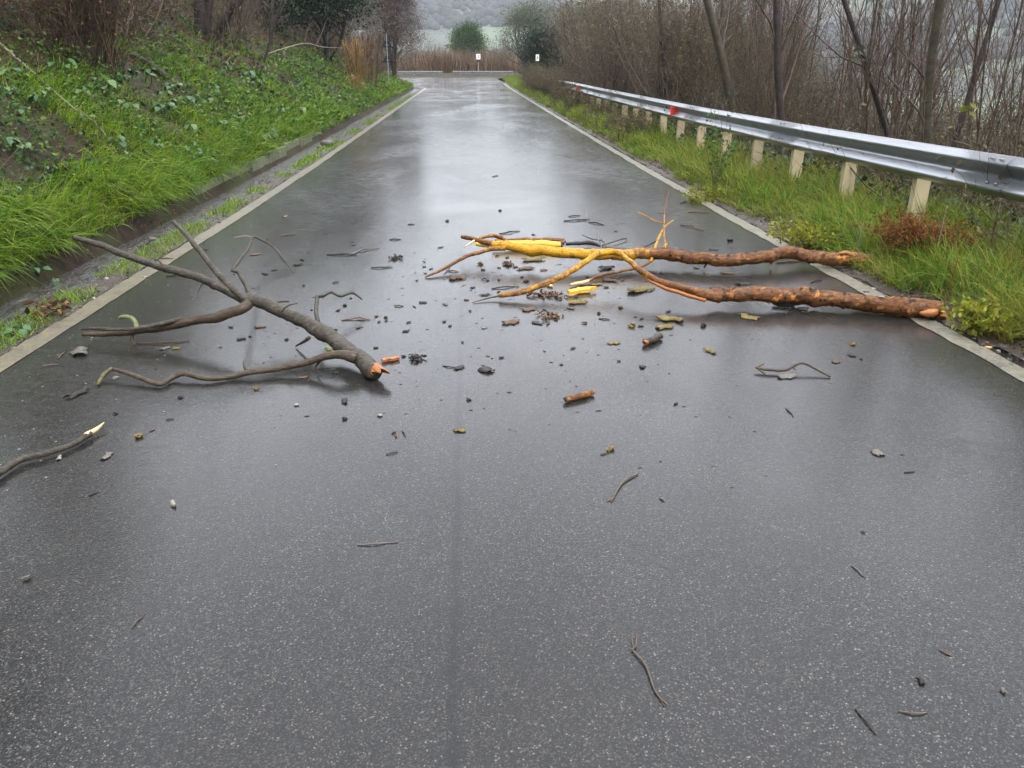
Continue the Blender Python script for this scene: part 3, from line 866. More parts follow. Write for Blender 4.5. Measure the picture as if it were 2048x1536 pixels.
def crown_tree(name, loc, label, cat, size, height0, nclump, nleaf, leafsize, mat, bark, group=None, trunk_r=.12, lump=.28, aspect=.5, stems=1):
    """trunk with limbs that end in leaf clumps filling an uneven crown"""
    sx_, sy_, sz_ = size
    u = unit(rng.normal(size=(nclump, 3))); u[:, 2] = np.where(u[:, 2] < -.55, -u[:, 2], u[:, 2])
    rad = rng.uniform(.35, 1.0, nclump) ** .6 * (.82 + .36 * rng.random(nclump))
    c = u * rad[:, None] * np.array([sx_, sy_, sz_]) + np.array([0, 0, height0 + sz_])
    c[:, 2] = np.maximum(c[:, 2], .15)
    st = rng.normal(0, .12 * (stems > 1), (stems, 3)) * [1, 1, 0]
    tops = np.array([0, 0, height0 + sz_ * 1.3]) + rng.normal(0, .3, (stems, 3)) * [sx_ * (stems > 1), sy_ * (stems > 1), .3]
    tp = paths(st, tops, 6, .04)
    trk = tubes(tp, np.tile(trunk_r * np.linspace(1, .35, 6), (stems, 1)), 8)
    own = rng.integers(0, stems, nclump)
    sel = np.clip((c[:, 2] / (height0 + 2 * sz_)) * 5 - .6 - rng.random(nclump), 0.3, 4.6)
    i = sel.astype(int); f = (sel - i)[:, None]
    b0_ = tp[own, i] * (1 - f) + tp[own, i + 1] * f
    q3 = slice(0, nclump, 3)
    lb = tubes(paths(b0_, c, 5, .08)[q3], np.tile(trunk_r * .3 * np.linspace(1, .25, 5), (len(c[q3]), 1)), 4)
    P = np.repeat(c, nleaf, 0) + rng.normal(size=(nclump * nleaf, 3)) * lump * rng.uniform(.6, 1.25, nclump).repeat(nleaf)[:, None] * np.array([1, 1, .8])
    lf = leafquads(P, leafsize, .1, None, aspect)
    return tree_thing(name, loc, label, cat, (trk, lb, lf), (bark, bark, mat), group)

def ground(x, y, dz=-.05):
    return (x, y, float(land(x, y)) + dz)

# ---- right side: dense brown shrubs behind the guardrail
def shrub_geo(h, nst, leafn, seed, spread=.7):
    n = nst
    b = rng.normal(0, .28, (n, 3)) * [1, 1, 0]
    t = b * 1.5 + np.stack([rng.normal(0, spread, n), rng.normal(0, spread, n), rng.uniform(.55, 1, n) * h], -1)
    return tree_geo(paths(b, t, 6, .07), rng.uniform(.008, .02, n)[:, None] * np.linspace(1, .4, 6)[None],
                    [(7, .42, 38, .6, .18, .14), (5, .5, 42, .65, .1, .18)], (leafn, .055, .2, .5), (4, 3, 3, 3, 3))
def copies(proto, places, groupless=False, labels=None):
    """first place moves the prototype, the rest are copies of the thing and its parts"""
    res = []
    for i, (x, y, rot, sc_) in enumerate(places):
        o = proto if i == 0 else copy_tree(proto)
        o.location = Vector(ground(x, y)); o.rotation_euler.z = rot; o.scale = (sc_, sc_, sc_ * random.uniform(.9, 1.12))
        if labels: o['label'] = labels[i]
        res.append(o)
    return res
GS = 'brown shrubs of the thicket behind the guardrail'
LS = ['brown leggy shrub with scattered brown dead leaves in the thicket behind the guardrail', 'reddish stemmed shrub with fine mauve twigs in the thicket behind the guardrail', 'leafier olive brown shrub in the thicket behind the guardrail', 'pale twigged shrub with grey green leaves in the thicket behind the guardrail']
shrubs = [tree_thing('brown_shrub', (0, 0, 0), LS[i], 'shrub', shrub_geo(rng.uniform(3.2, 4.2), 24, (5, 3, 8, 4)[i], i), (TWIG if i != 1 else TWIGRED, (TWIG, TWIGRED, TWIG, TWIGPALE)[i], (BROWNL, MAUVE, BROWNL, OLIVE)[i]), GS, ('stems', 'branches', 'foliage')) for i in range(4)]
pl = [[] for _ in shrubs]
kk = 0
for y in np.arange(15.5, 64, 1.7):
    for row in range(3):
        x = (5.4 if y < 29 else 6.5 if y < 42 else 8.2) + row * 1.7 + random.uniform(-.5, .5) + (.5 if y < 20 else 0)
        yy = y + random.uniform(-.7, .7)
        pl[kk % 4].append((x, yy, random.uniform(0, 6.28), random.uniform(.8, 1.15) * (1 + .0075 * max(0, yy - 20)) * (.62 if yy < 19 else 1)))
        kk += 1
for y in np.arange(6.5, 21, 1.5):
    for row in range(2):
        pl[kk % 4].append((8.6 + row * 2.2 + random.uniform(-.6, .6), y + random.uniform(-.7, .7), random.uniform(0, 6.28), random.uniform(.6, .82)))
        kk += 1
for p, q in zip(shrubs, pl): copies(p, q)

# ---- right side: bare saplings with the hill showing through
def sapling_geo(h, seed):
    ns = random.choice([1, 2, 3])
    b = rng.normal(0, .12, (ns, 3)) * [1, 1, 0]
    t = b + np.stack([rng.normal(0, .12 * h, ns), rng.normal(0, .12 * h, ns), np.full(ns, h) * rng.uniform(.75, 1, ns)], -1)
    return tree_geo(paths(b, t, 8, .035), rng.uniform(.014, .032, ns)[:, None] * np.linspace(1, .3, 8)[None],
                    [(12, .40, 30, .5, .25, .07), (6, .42, 34, .6, .15, .10), (3, .45, 36, .7, .05, .12)], None, (6, 4, 3, 3, 3))
GB = 'bare saplings behind the guardrail'
LB = 'thin bare brown sapling among its like behind the near guardrail'
saps = [tree_thing('bare_sapling', (0, 0, 0), LB, 'sapling', sapling_geo(rng.uniform(4.0, 6.0), i), ((TWIG, TWIGRED, TWIG)[i % 3], (TWIGRED, TWIGRED, TWIG)[i % 3], None), GB, ('trunk', 'twigs', 'foliage')) for i in range(6)]
pl = [[] for _ in saps]
kk = 0
for y in np.arange(5.0, 25, .8):
    for row in range(3):
        x = 5.7 + row * 1.5 + random.uniform(-.4, .75) 
        if row == 2 and y < 7: continue
        pl[kk % 6].append((x, y + random.uniform(-.5, .5), random.uniform(0, 6.28), random.uniform(.62, 1.05)))
        kk += 1
for p, q in zip(saps, pl): copies(p, q)
# low brush at their feet
GL = 'low brush at the foot of the saplings'
LL = 'low tangled brown brush at the foot of the bare saplings'
lows = [tree_thing('low_brush', (0, 0, 0), LL, 'brush', shrub_geo(1.15, 22, 1, i, .6), (TWIG, TWIG, BROWNL), GL, ('stems', 'branches', 'foliage')) for i in range(2)]
pl = [[] for _ in lows]
for i, y in enumerate(np.arange(4.6, 22, .75)):
    for row in range(2):
        pl[(i + row) % 2].append((6.0 + row * 1.5 + random.uniform(-.2, .6), y + random.uniform(-.4, .4), random.uniform(0, 6.28), random.uniform(.7, 1.15)))
for p, q in zip(lows, pl): copies(p, q)

def single_trunk(name, label, base, way, r0, r1, bark, lv, twigmat, cat='tree'):
    """one recognisable trunk given by points along it"""
    W_ = spline(np.asarray(way, float), 10)
    tr = tubes(W_[None], np.linspace(r0, r1, 10)[None], 10)
    g_ = grow((W_[None], np.linspace(r0, r1, 10)[None]), lv)
    br = join(*[tubes(p, r, 4 if i == 0 else 3) for i, (p, r) in enumerate(g_[1:])])
    t = thing(name, base, label, cat)
    off = np.array(t.location)
    link('trunk', mesh('trunk', tr[0] - off, tr[1], None, bark), t)
    link('twigs', mesh('twigs', br[0] - off, br[1], None, twigmat), t)
    return t
def upright(u0, v0, u1, v1, X0, X1, Y0, lean=0.0):
    """two points of a trunk: at the rail and at the frame's upper edge, continued to ground and sky"""
    def px(u, v, Yd):
        dv = _R * (u - 1024) / FPX + _U * (768 - v) / FPX + _F
        return np.array([0, 0, CAMZ]) + dv * (Yd / dv[1])
    a, b = px(u0, v0, Y0), px(u1, v1, Y0 + lean)
    g0 = a + (a - b) * ((a[2] - float(land(a[0], a[1])) + .05) / (b[2] - a[2]))
    top = b + (b - a) * 1.2
    return g0, [g0, a, (a + b) / 2 + rng.normal(0, .03, 3), b, top]
lvT = [(8, .30, 38, .35, .22, .08), (5, .4, 36, .55, .1, .12), (3, .45, 36, .7, 0, .12)]
b, wy = upright(1458, 190, 1414, 0, 5.6, 5, 17.0)
single_trunk('leaning_tree', 'greenish trunk leaning left above the far red reflector side of the thicket', b, wy, .095, .062, TRUNKG, lvT, TWIG)
b, wy = upright(1562, 240, 1554, 0, 5.4, 5, 13.8)
single_trunk('dark_tree', 'straight dark brown trunk right of the greenish leaning trunk', b, wy, .068, .052, TRUNKD, lvT, TWIGRED)
b, wy = upright(1775, 270, 1688, 0, 5.4, 5, 10.6)
lt = single_trunk('slanting_tree', 'slim slanting trunk with pale lobed leaves behind the middle guardrail', b, wy, .042, .026, TRUNKD, lvT, TWIG)
b, wy = upright(1852, 280, 1880, 0, 5.3, 5, 9.4)
single_trunk('mossy_tree', 'mossy green upright trunk near the right end of the guardrail', b, wy, .055, .045, TRUNKG, lvT, TWIG)
b, wy = upright(1925, 235, 1998, 0, 5.5, 5, 9.0)
single_trunk('forked_tree', 'red brown slender trunk leaning right at the far right', b, wy, .035, .022, TRUNKD, lvT, TWIGRED)
b, wy = upright(1330, 210, 1318, 0, 6.4, 5, 22.0)
single_trunk('thin_tree', 'thin dark upright trunk standing in the brown thicket left of the leaning trunk', b, wy, .055, .035, TRUNKD, lvT, TWIG)
def lobed_leaf(name, u, v, Yd, size, mat, parent, n=3):
    dv = _R * (u - 1024) / FPX + _U * (768 - v) / FPX + _F
    c = np.array([0, 0, CAMZ]) + dv * (Yd / dv[1])
    for k in range(n):
        a = rng.uniform(-.6, .6) + (math.pi if k % 2 else 0)
        q = [(0, 0), (.25, .28), (.35, .12), (.6, .34), (.66, .12), (1, 0), (.66, -.12), (.6, -.34), (.35, -.12), (.25, -.28)]
        V = np.array([(x * math.cos(a) - y * math.sin(a) * .4, y * .7 + .1 * x, x * math.sin(a) * .5 + y * math.cos(a) * .8 - .25 * x * x) for x, y in q]) * size + c + rng.normal(0, size * .25, 3)
        V = np.vstack([V, V.mean(0)])
        T = [(10, i, (i + 1) % 10) for i in range(10)]
        o = part(name, (V, None, np.array(T)), mat, parent, False)
lobed_leaf('leaf', 1712, 100, 10.4, .17, OLIVE, lt, 3)
yl = thing('hanging_leaves', ground(5.0, 8.2), 'bright yellow green leaf spray hanging among the saplings at the right edge', 'leaves')
dv = _R * (1935 - 1024) / FPX + _U * (768 - 222) / FPX + _F
tp_ = np.array([0, 0, CAMZ]) + dv * (8.4 / dv[1])
bs = np.array(ground(tp_[0] + .1, 8.45))
part('stem', tubes(paths([bs], [tp_ + [0, 0, .1]], 6, .02), np.linspace(.009, .004, 6)[None], 5), TWIG, yl)
lobed_leaf('leaf', 1935, 222, 8.4, .12, YLEAF, yl, 4)

# ---- trees toward the far bend
crown_tree('dark_bush', ground(4.9, 52.5), 'dark evergreen bush right of the bend with a white plate before it', 'bush', (1.35, 1.3, 1.75), .1, 200, 80, .12, EVERG, TRUNKD, None, .10, .30, .55, 3)
crown_tree('grey_olive_tree', ground(5.6, 71), 'pale grey green tree above the dark bush at the bend', 'tree', (2.7, 2.5, 3.0), .3, 200, 100, .12, OLIVE, TRUNKD, None, .14, .42, .5, 3)
crown_tree('grey_olive_tree', ground(8.2, 60), 'pale olive tree merging into the brown thicket right of the dark bush', 'tree', (2.3, 2.2, 3.2), .3, 180, 100, .12, OLIVE, TRUNKD, None, .14, .42, .5, 3)
crown_tree('round_tree', ground(.4, 104), 'round bright green tree rising behind the reeds at the bend', 'tree', (2.3, 2.3, 2.6), 1.6, 300, 90, .15, GREENT, TRUNKD, None, .16, .40, .55)
crown_tree('small_bush', ground(-6.6, 112), 'small grey green bush left of the round tree beyond the reeds', 'bush', (2.4, 2.2, 2.0), .6, 70, 45, .2, OLIVE, TRUNKD, None, .12, .4, .5, 3)
# reeds behind the bend
n = 8200
x = rng.uniform(-13, 7.5, n); y = rng.uniform(86, 93, n)
P = np.stack([x, y, land(x, y) - .05], -1)
hgt = rng.uniform(1.3, 2.9, n) * (.8 + .4 * vnoise(x, y * 0, 1.6, 131))
up = np.stack([rng.normal(0, .1, n), rng.normal(0, .1, n), np.ones(n)], -1)
tag(link('reed_bed', mesh('reed_bed', *blades(P, up, rng.normal(size=(n, 3)) * [1, 1, .3], hgt, rng.uniform(.03, .075, n), rng.uniform(.15, .75, n)), REED)), 'band of tall dry reddish reeds behind the bend', 'reeds', kind='stuff')
GH = 'brown hedge shrubs among the reeds at the bend'
hb = tree_thing('hedge_shrub', (0, 0, 0), 'mauve brown shrub standing in the reeds behind the bend', 'shrub', shrub_geo(2.5, 26, 4, 9, .8), (TWIG, TWIG, MAUVE), GH, ('stems', 'branches', 'foliage'))
copies(hb, [(x_, 87.5 + random.uniform(-1, 4), random.uniform(0, 6), random.uniform(.8, 1.15)) for x_ in (-8.5, -5.6, -2.8, .2, 2.6, 4.6, 6.2)])

# ---- left bank: trees
def bank_trunk(name, label, u0, v0, u1, v1, Y0, r, bark=TRUNKD, lv=None, cat='tree'):
    b_, wy_ = upright(u0, v0, u1, v1, 0, 0, Y0)
    return single_trunk(name, label, b_, wy_, r, r * .75, bark, lv or [(7, .35, 50, .3, .12, .1), (6, .4, 40, .5, .05, .14), (3, .5, 40, .6, 0, .15)], TWIG, cat)
bank_trunk('dark_tree', 'left one of two thick dark trunks standing side by side on the bank', 396, 72, 397, 0, 24.0, .17)
bank_trunk('dark_tree', 'right one of two thick dark trunks standing side by side on the bank', 415, 78, 418, 0, 24.4, .145)
bank_trunk('leaning_tree', 'dark trunk leaning right just beside the two thick trunks', 440, 58, 478, 0, 25.5, .15)
bank_trunk('dark_tree', 'thin dark trunk well left of the two thick trunks on the bank', 288, 50, 290, 0, 25, .08)
bank_trunk('dark_tree', 'slim dark trunk half hidden in twigs right of the leaning trunk', 543, 45, 545, 0, 30, .08)
bank_trunk('dead_tree', 'thin black dead stem leaning right above the grassy bank', 535, 100, 562, 12, 23, .035, TRUNKD, [(3, .2, 30, .4, .1, .1)], 'tree')
crown_tree('evergreen_tree', ground(-6.0, 36.5), 'large dark evergreen tree behind the arching bare branch on the bank', 'tree', (2.2, 2.0, 2.9), .15, 300, 80, .14, EVERG, TRUNKD, None, .10, .36, .6, 3)
crown_tree('evergreen_tree', ground(-8.6, 37.5), 'dark evergreen tree half hidden left of the largest evergreen on the bank', 'tree', (1.7, 1.7, 2.5), .9, 160, 70, .14, EVERG, TRUNKD, None, .16, .36, .55, 2)
crown_tree('evergreen_tree', ground(-9.0, 15.6), 'dark evergreen shrub in the upper left corner on the bank', 'tree', (1.15, 1.2, 1.5), .5, 90, 60, .10, EVERG, TRUNKD, None, .09, .26, .55, 2)
crown_tree('mauve_tree', ground(-4.4, 53), 'tall mauve brown tree with fine twigs left of the bend', 'tree', (1.75, 1.6, 3.4), .15, 280, 150, .10, MAUVE, TWIG, None, .07, .36, .4, 5)
crown_tree('mauve_tree', ground(-7.4, 50), 'mauve brown tree behind the road sign and the golden reeds', 'tree', (2.3, 1.8, 3.2), .1, 280, 150, .105, MAUVE, TWIG, None, .07, .40, .42, 5)
crown_tree('olive_tree', ground(-8.2, 31), 'thin olive brown tree between the trunks and the large evergreen', 'tree', (1.8, 1.7, 2.4), 1.0, 100, 34, .10, BROWNL, TRUNKD, None, .08, .42, .4, 3)
# tall evergreens higher up the bank, whose crowns stand above the picture and darken the left of the road
for (x_, y_, lab) in [(-9.0, 2.6, 'tall evergreen tree on the bank beside the camera, left of the picture'), (-8.6, -2.5, 'tall evergreen tree on the bank behind the camera')]:
    crown_tree('evergreen_tree', ground(x_, y_), lab, 'tree', (2.3, 2.4, 2.6), 2.6, 110, 46, .17, EVERG, TRUNKD, None, .16, .42, .55)
for (x_, y_, lab) in [(-9.2, 8.5, 'tall bare brown tree on the bank just left of the picture edge'), (-10.5, 13.5, 'tall bare brown tree on the bank behind the upper left corner'), (-11.5, 19.5, 'tall bare brown tree on the bank high above the dry bush')]:
    crown_tree('bare_tree', ground(x_, y_), lab, 'tree', (2.5, 2.5, 2.7), 2.7, 110, 60, .13, BROWNL, TRUNKD, None, .13, .5, .4)
# brown scrub covering the upper bank
GU = 'brown scrub on the upper bank'
LU = ['reddish brown bare scrub on the upper left bank under the trees', 'greyish brown scrub on the upper left bank under the trees', 'low reddish brown scrub with dead leaves on the upper left bank']
scr = [tree_thing('bank_scrub', (0, 0, 0), LU[i], 'scrub', shrub_geo(rng.uniform(2.0, 2.9), 24, 2, i, .9), ((TWIGRED, TWIG, TWIGRED)[i], (TWIGRED, TWIG, TWIGRED)[i], BROWNL), GU, ('stems', 'branches', 'foliage')) for i in range(3)]
pl = [[] for _ in scr]
kk = 0
for y in np.concatenate([np.arange(12, 30, 1.9), np.arange(30, 66, 2.6)]):
    for row in range(5):
        dq = (4.7 if y < 28 else 4.0) + row * 2.3 + random.uniform(-.8, .8)
        if (29 < y < 39 and dq < 7) or (12.5 < y < 18 and dq > 5.2): continue
        pl[kk % 3].append((float(x_left(min(y, 52))) - .2 - dq, y + random.uniform(-1, 1), random.uniform(0, 6.28), random.uniform(.7, 1.25)))
        kk += 1
for p, q in zip(scr, pl): copies(p, q)
# arching bare branch on the bank
ab = at  # measured at depth instead of ground
def deep(u, v, Yd):
    dv = _R * (u - 1024) / FPX + _U * (768 - v) / FPX + _F
    return np.array([0, 0, CAMZ]) + dv * (Yd / dv[1])
def bank_hit(u, v):
    """where the sight line meets the bank"""
    dv = _R * (u - 1024) / FPX + _U * (768 - v) / FPX + _F
    for t in np.arange(3, 60, .02):
        p = np.array([0, 0, CAMZ]) + dv * t
        if p[2] < float(land(p[0], p[1])): return p
    return p
def loose_stem(name, label, P, R, mat, cat='branch', sides=6, extra=()):
    g_, _t = limb(P, R, sides, .1, random.randint(0, 99), step=.05)
    gs = [g_] + [limb(p, r, 5, .1, 3, step=.05)[0] for p, r in extra]
    return tag(solo(name, join(*gs), mat), label, cat)
# the reddish dry bush in the upper left
def fan_bush(n, h, spread):
    b_ = rng.normal(0, .22, (n, 3)) * [1, 1, 0]
    a_ = rng.uniform(0, 6.28, n); q_ = rng.random(n) ** .7
    t_ = b_ + np.stack([np.cos(a_) * q_ * spread, np.sin(a_) * q_ * spread, h * rng.uniform(.5, 1, n)], -1)
    return tree_geo(paths(b_, t_, 6, .06), rng.uniform(.006, .014, n)[:, None] * np.linspace(1, .4, 6)[None], [(6, .4, 35, .6, -.02, .16), (4, .5, 45, .65, -.1, .2)], (3, .05, .2, .35), (4, 3, 3, 3, 3))
tree_thing('dry_bush', tuple(bank_hit(165, 132) - np.array([0, 0, .1])), 'large reddish brown dry bush with many upright stems in the upper left', 'bush', fan_bush(130, 2.9, 1.15), (TWIGRED, TWIGRED, G_DRY), None, ('stems', 'branches', 'foliage'))
loose_stem('arching_branch', 'pale bare branch arching over the brown bank toward the dark evergreen', [deep(535, 108, 26), deep(565, 98, 26.5), deep(610, 87, 27.5), deep(645, 94, 28), deep(685, 96, 28.5)], [.02, .02, .018, .014, .008], TWIGPALE,
           extra=[([deep(632, 92, 28), deep(645, 62, 28), deep(651, 45, 28)], [.012, .01, .006]), ([deep(610, 88, 27.5), deep(612, 70, 27.5), deep(618, 52, 27.5)], [.01, .008, .005])])
loose_stem('bent_branch', 'dark thin stem bending over the bank left of the thick trunks', [deep(295, 66, 19), deep(325, 66, 19), deep(360, 82, 19), deep(382, 100, 19), deep(388, 125, 19)], [.012, .013, .014, .016, .018], TWIG)
b1, b2, b3 = bank_hit(0, 100), bank_hit(75, 165), bank_hit(130, 212)
loose_stem('fallen_branch', 'long pale straight stem lying down the bank at the left edge', [b1 + [-.2, .1, .25], b1 + [0, 0, .10], b2 + [0, 0, .09], b3 + [0, 0, .07], bank_hit(170, 240) + [0, 0, .04]], [.021, .020, .018, .014, .010], TWIGPALE)
loose_stem('fallen_branch', 'thinner pale stem lying below the long straight stem on the bank', [bank_hit(158, 228) + [0, 0, .06], bank_hit(200, 265) + [0, 0, .07], bank_hit(225, 300) + [0, 0, .05], bank_hit(240, 318) + [0, 0, .03]], [.009, .009, .007, .004], TWIGPALE)
loose_stem('rotting_log', 'short dark rotting log lying in the green grass of the bank', [bank_hit(258, 112) + [0, 0, .06], bank_hit(290, 132) + [0, 0, .08], bank_hit(312, 145) + [0, 0, .08], bank_hit(333, 160) + [0, 0, .05]], [.05, .06, .065, .06], TRUNKD, 'log', 10)
loose_stem('thin_root', 'thin wiry root hanging over the ditch at the left edge', [bank_hit(10, 480) + [.03, 0, .04], bank_hit(60, 508) + [.05, 0, .05], bank_hit(105, 528) + [.06, 0, .04], bank_hit(145, 538) + [.06, 0, .02]], [.006, .006, .005, .004], TWIG, 'root')

# golden reeds by the road sign
n = 900
a_ = rng.uniform(0, 6.28, n); q_ = rng.random(n) ** .6
bx_ = np.array(ground(-5.25, 33))
def reed_clump(name, label, loc, n, rad, h, w, mat, cat='reeds'):
    a_ = rng.uniform(0, 6.28, n); q_ = rng.random(n) ** .6 * rad
    P_ = np.stack([np.cos(a_) * q_, np.sin(a_) * q_, np.zeros(n)], -1)
    up_ = np.stack([np.cos(a_) * .25 + rng.normal(0, .12, n), np.sin(a_) * .25 + rng.normal(0, .12, n), np.ones(n)], -1)
    dr_ = np.stack([np.cos(a_), np.sin(a_), np.full(n, -.7)], -1) + rng.normal(0, .3, (n, 3))
    t = thing(name, loc, label, cat)
    ns = max(8, n // 25)
    link('canes', mesh('canes', *tubes(paths(P_[:ns] * .6, P_[:ns] * 1.6 + np.array([0, 0, h]) * rng.uniform(.7, 1, (ns, 1)), 5, .03), np.full((ns, 5), .008 if w < .02 else .014), 4)[:2], None, mat), t)
    # leaves leave the canes at every height
    hh = rng.uniform(.05, .8, n)[:, None] * h
    link('leaves', mesh('leaves', *blades(P_ + np.array([0, 0, 1.0]) * hh, up_, dr_, rng.uniform(.3, .55, n) * h * .6, rng.uniform(.7, 1.3, n) * w, rng.uniform(.6, 1.2, n)), mat), t)
    return t
reed_clump('golden_reeds', 'golden orange dry reeds left of the triangular road signs', ground(-4.3, 33), 520, .5, 2.1, .022, GOLD)
reed_clump('tan_reeds', 'tan dry reeds between the golden reeds and the road signs', ground(-4.35, 38), 520, .6, 2.5, .024, REED)
reed_clump('golden_reeds', 'lower golden dry reeds hanging above the green bank grass', ground(-4.1, 31), 260, .32, .8, .018, GOLD)
# dark brambles over the far end of the guardrail
GK = 'dark brambles over the far guardrail'
bk = tree_thing('bramble', (0, 0, 0), 'dark brown bramble spilling over the far end of the guardrail', 'bramble', fan_bush(60, 1.15, .8), (TWIG, TWIG, BROWNL), GK, ('stems', 'branches', 'foliage'))
copies(bk, [(4.0, 33.5, 1, .8), (3.75, 36, 2, 1.0), (4.0, 38.5, 3, 1.05), (3.8, 41, 4, 1.1), (4.0, 44, 5, 1.15), (3.9, 47, .5, 1.15), (4.2, 50, 1.5, 1.1)])
bk2 = tree_thing('dark_weeds', (0, 0, 0), 'dark leggy dead weeds in the verge grass before the guardrail', 'weeds', fan_bush(26, .62, .32), (TWIG, TWIG, BROWNL), 'dark dead weeds along the verge', ('stems', 'branches', 'foliage'))
copies(bk2, [(3.72, 17.2, 0, 1.0), (3.6, 19.4, 2, .9), (3.75, 22.5, 1, 1), (3.7, 27, 3, 1.1), (3.72, 30.5, 4, 1.2)])

# ---- broad-leaved plants on the bank
def leaf_mesh():
    q = [(0, 0), (.10, .30), (.38, .42), (.70, .26), (1, 0), (.70, -.26), (.38, -.42), (.10, -.30), (.38, 0), (.70, 0)]
    V = [(x, y, .16 * abs(y) - .28 * x * x) for x, y in q]
    T = [(0, 8, 1), (1, 8, 2), (2, 8, 9), (2, 9, 3), (3, 9, 4), (4, 9, 5), (5, 9, 6), (6, 9, 8), (6, 8, 7), (7, 8, 0)]
    return mesh('leaf', V, None, [(a, c, b) for a, b, c in T], BROADLEAF)
LEAF = leaf_mesh()
def leafy_plant(name, label, cat, group, nl, size, h):
    t = thing(name, (0, 0, 0), label, cat, group)
    stalk = []
    for i in range(nl):
        a = i * 2.4 + random.uniform(-.4, .4); rr = random.uniform(.3, 1.0) * h
        p = np.array([math.cos(a) * rr * .7, math.sin(a) * rr * .7, h * random.uniform(.45, 1.0)])
        stalk.append([(0, 0, 0), p * [.3, .3, .6], p])
        o = link('leaf', LEAF, t, p)
        sz = size * random.uniform(.65, 1.25)
        o.scale = (sz, sz, sz); o.rotation_euler = (random.uniform(-.35, .35), random.uniform(.0, .7), a + random.uniform(-.5, .5))
    link('stalks', mesh('stalks', *tubes(np.array(stalk), np.tile([.004, .0035, .0025], (nl, 1)), 4)[:2], None, BROADLEAF), t)
    return t
GP = 'broad-leaved plants on the bank'
LP = 'glossy dark green broad-leaved plant growing on the roadside bank'
plants = [leafy_plant('broadleaf_plant', LP, 'plant', GP, k, .075, .17) for k in (10, 13, 9, 12)]
pl = [[] for _ in plants]
spots = [(30, 400), (60, 480), (95, 420), (105, 345), (60, 200), (90, 190), (130, 150), (150, 165), (85, 215), (40, 225), (215, 190), (235, 215), (265, 230), (255, 165), (200, 130), (300, 265), (330, 240), (345, 225), (385, 300), (395, 320), (372, 325), (415, 335), (300, 305), (280, 318), (440, 270), (470, 250), (410, 210), (425, 185), (500, 205), (540, 275), (530, 290), (505, 165), (520, 175), (330, 200), (290, 165), (195, 180), (160, 200), (20, 300), (45, 310), (230, 290), (175, 250), (10, 545), (75, 555), (115, 575), (130, 405), (560, 230), (600, 235), (455, 140), (350, 190), (375, 215), (240, 330), (390, 275), (30, 165), (12, 190)]
for i, (u, v) in enumerate(spots):
    p = bank_hit(u, v)
    pl[i % 4].append((p[0], p[1], random.uniform(0, 6.28), random.uniform(.75, 1.25) * min(1.6, max(.9, p[1] / 9))))
for p, q in zip(plants, pl): copies(p, q)
pr = leafy_plant('rosette_plant', 'pale green round-leaved rosette beside the left line at the left edge', 'plant', None, 6, .07, .06)
pr.location = Vector(list(at(42, 668, 0)))
for (u, v, lab, k, sz) in [(1735, 512, 'upright yellow green leaf plant behind the far log butt', 3, .085), (1682, 505, 'drooping yellow green leaves just above the far log butt', 4, .075)]:
    p = at(u, v, .1)
    t = leafy_plant('broadleaf_plant', lab, 'plant', None, k, sz, .16)
    for ch in t.children:
        if ch.name.startswith('leaf'):
            ch.data = ch.data.copy(); ch.data.materials[0] = YLEAF
    t.location = Vector(ground(p[0], p[1], 0))
# ---- leafy weeds and coloured clumps on the verge
def weed(name, label, loc, n, h, spread, mat, leafs, cat='weed', stemmat=None, asp=.5):
    b_ = rng.normal(0, .03, (n, 3)) * [1, 1, 0]
    t_ = b_ + np.stack([rng.normal(0, spread, n), rng.normal(0, spread, n), h * rng.uniform(.6, 1, n)], -1)
    g_ = tree_geo(paths(b_, t_, 6, .05), np.full((n, 6), .004) * np.linspace(1.3, .5, 6)[None], [(8, .3, 45, .6, .1, .12)], (leafs, .045, .1, asp), (5, 3, 3, 3, 3))
    return tree_thing(name, loc, label, cat, g_, (stemmat or TWIG, stemmat or TWIG, mat), None, ('stems', 'twigs', 'foliage'))
def vg(u, v, z=.1):
    p = at(u, v, z); return ground(p[0], p[1], -.02)
weed('tall_weed', 'tall leafy weed climbing in front of the guardrail', vg(1428, 375), 7, 1.05, .10, WEED, 7)
weed('yellow_weed', 'yellow leafed weed at the foot of the tall weed', vg(1405, 388), 14, .32, .12, YLEAF, 6, stemmat=TWIGRED)
weed('yellow_weed', 'bushy yellow green weed at the line before the far log', vg(1622, 478), 22, .26, .15, YLEAF, 6, stemmat=TWIGRED)
weed('yellow_weed', 'yellow leaf cluster in the shade below the guardrail between two posts', vg(1642, 372), 8, .32, .1, YLEAF, 5, stemmat=TWIGRED)
weed('yellow_weed', 'low yellowing weed tuft at the right edge beside the line', vg(1950, 640), 16, .22, .11, YLEAF, 5, stemmat=TWIGRED)
weed('rusty_fern', 'rusty brown dead fern clump beside the far log butt', vg(1830, 525), 40, .36, .17, RUST, 12, 'fern', TWIGRED, .25)
for u, v, hgt_, lab in [(1758, 520, .45, 'thin rust brown dry stalk behind the far log butt'), (1862, 545, .52, 'tan dry stalk standing in front of the rusty fern'), (1712, 505, .32, 'pale dry stalk left of the yellow green leaf plant'), (1895, 590, .34, 'short rusty dry stalk right of the rusty fern')]:
    b_ = np.array(vg(u, v)); 
    g_, _t = limb([b_, b_ + [.01, 0, hgt_ * .5], b_ + [.03, .02, hgt_]], [.006, .005, .003], 5, .1, 1, step=.03)
    g2, _t = limb([b_ + [.012, 0, hgt_ * .65], b_ + [-.05, 0, hgt_ * .9]], [.003, .002], 4, .1, 1, step=.03)
    tag(solo('dry_stalk', join(g_, g2), TWIGPALE if 'pale' in lab or 'tan' in lab else RUST), lab, 'stalk')
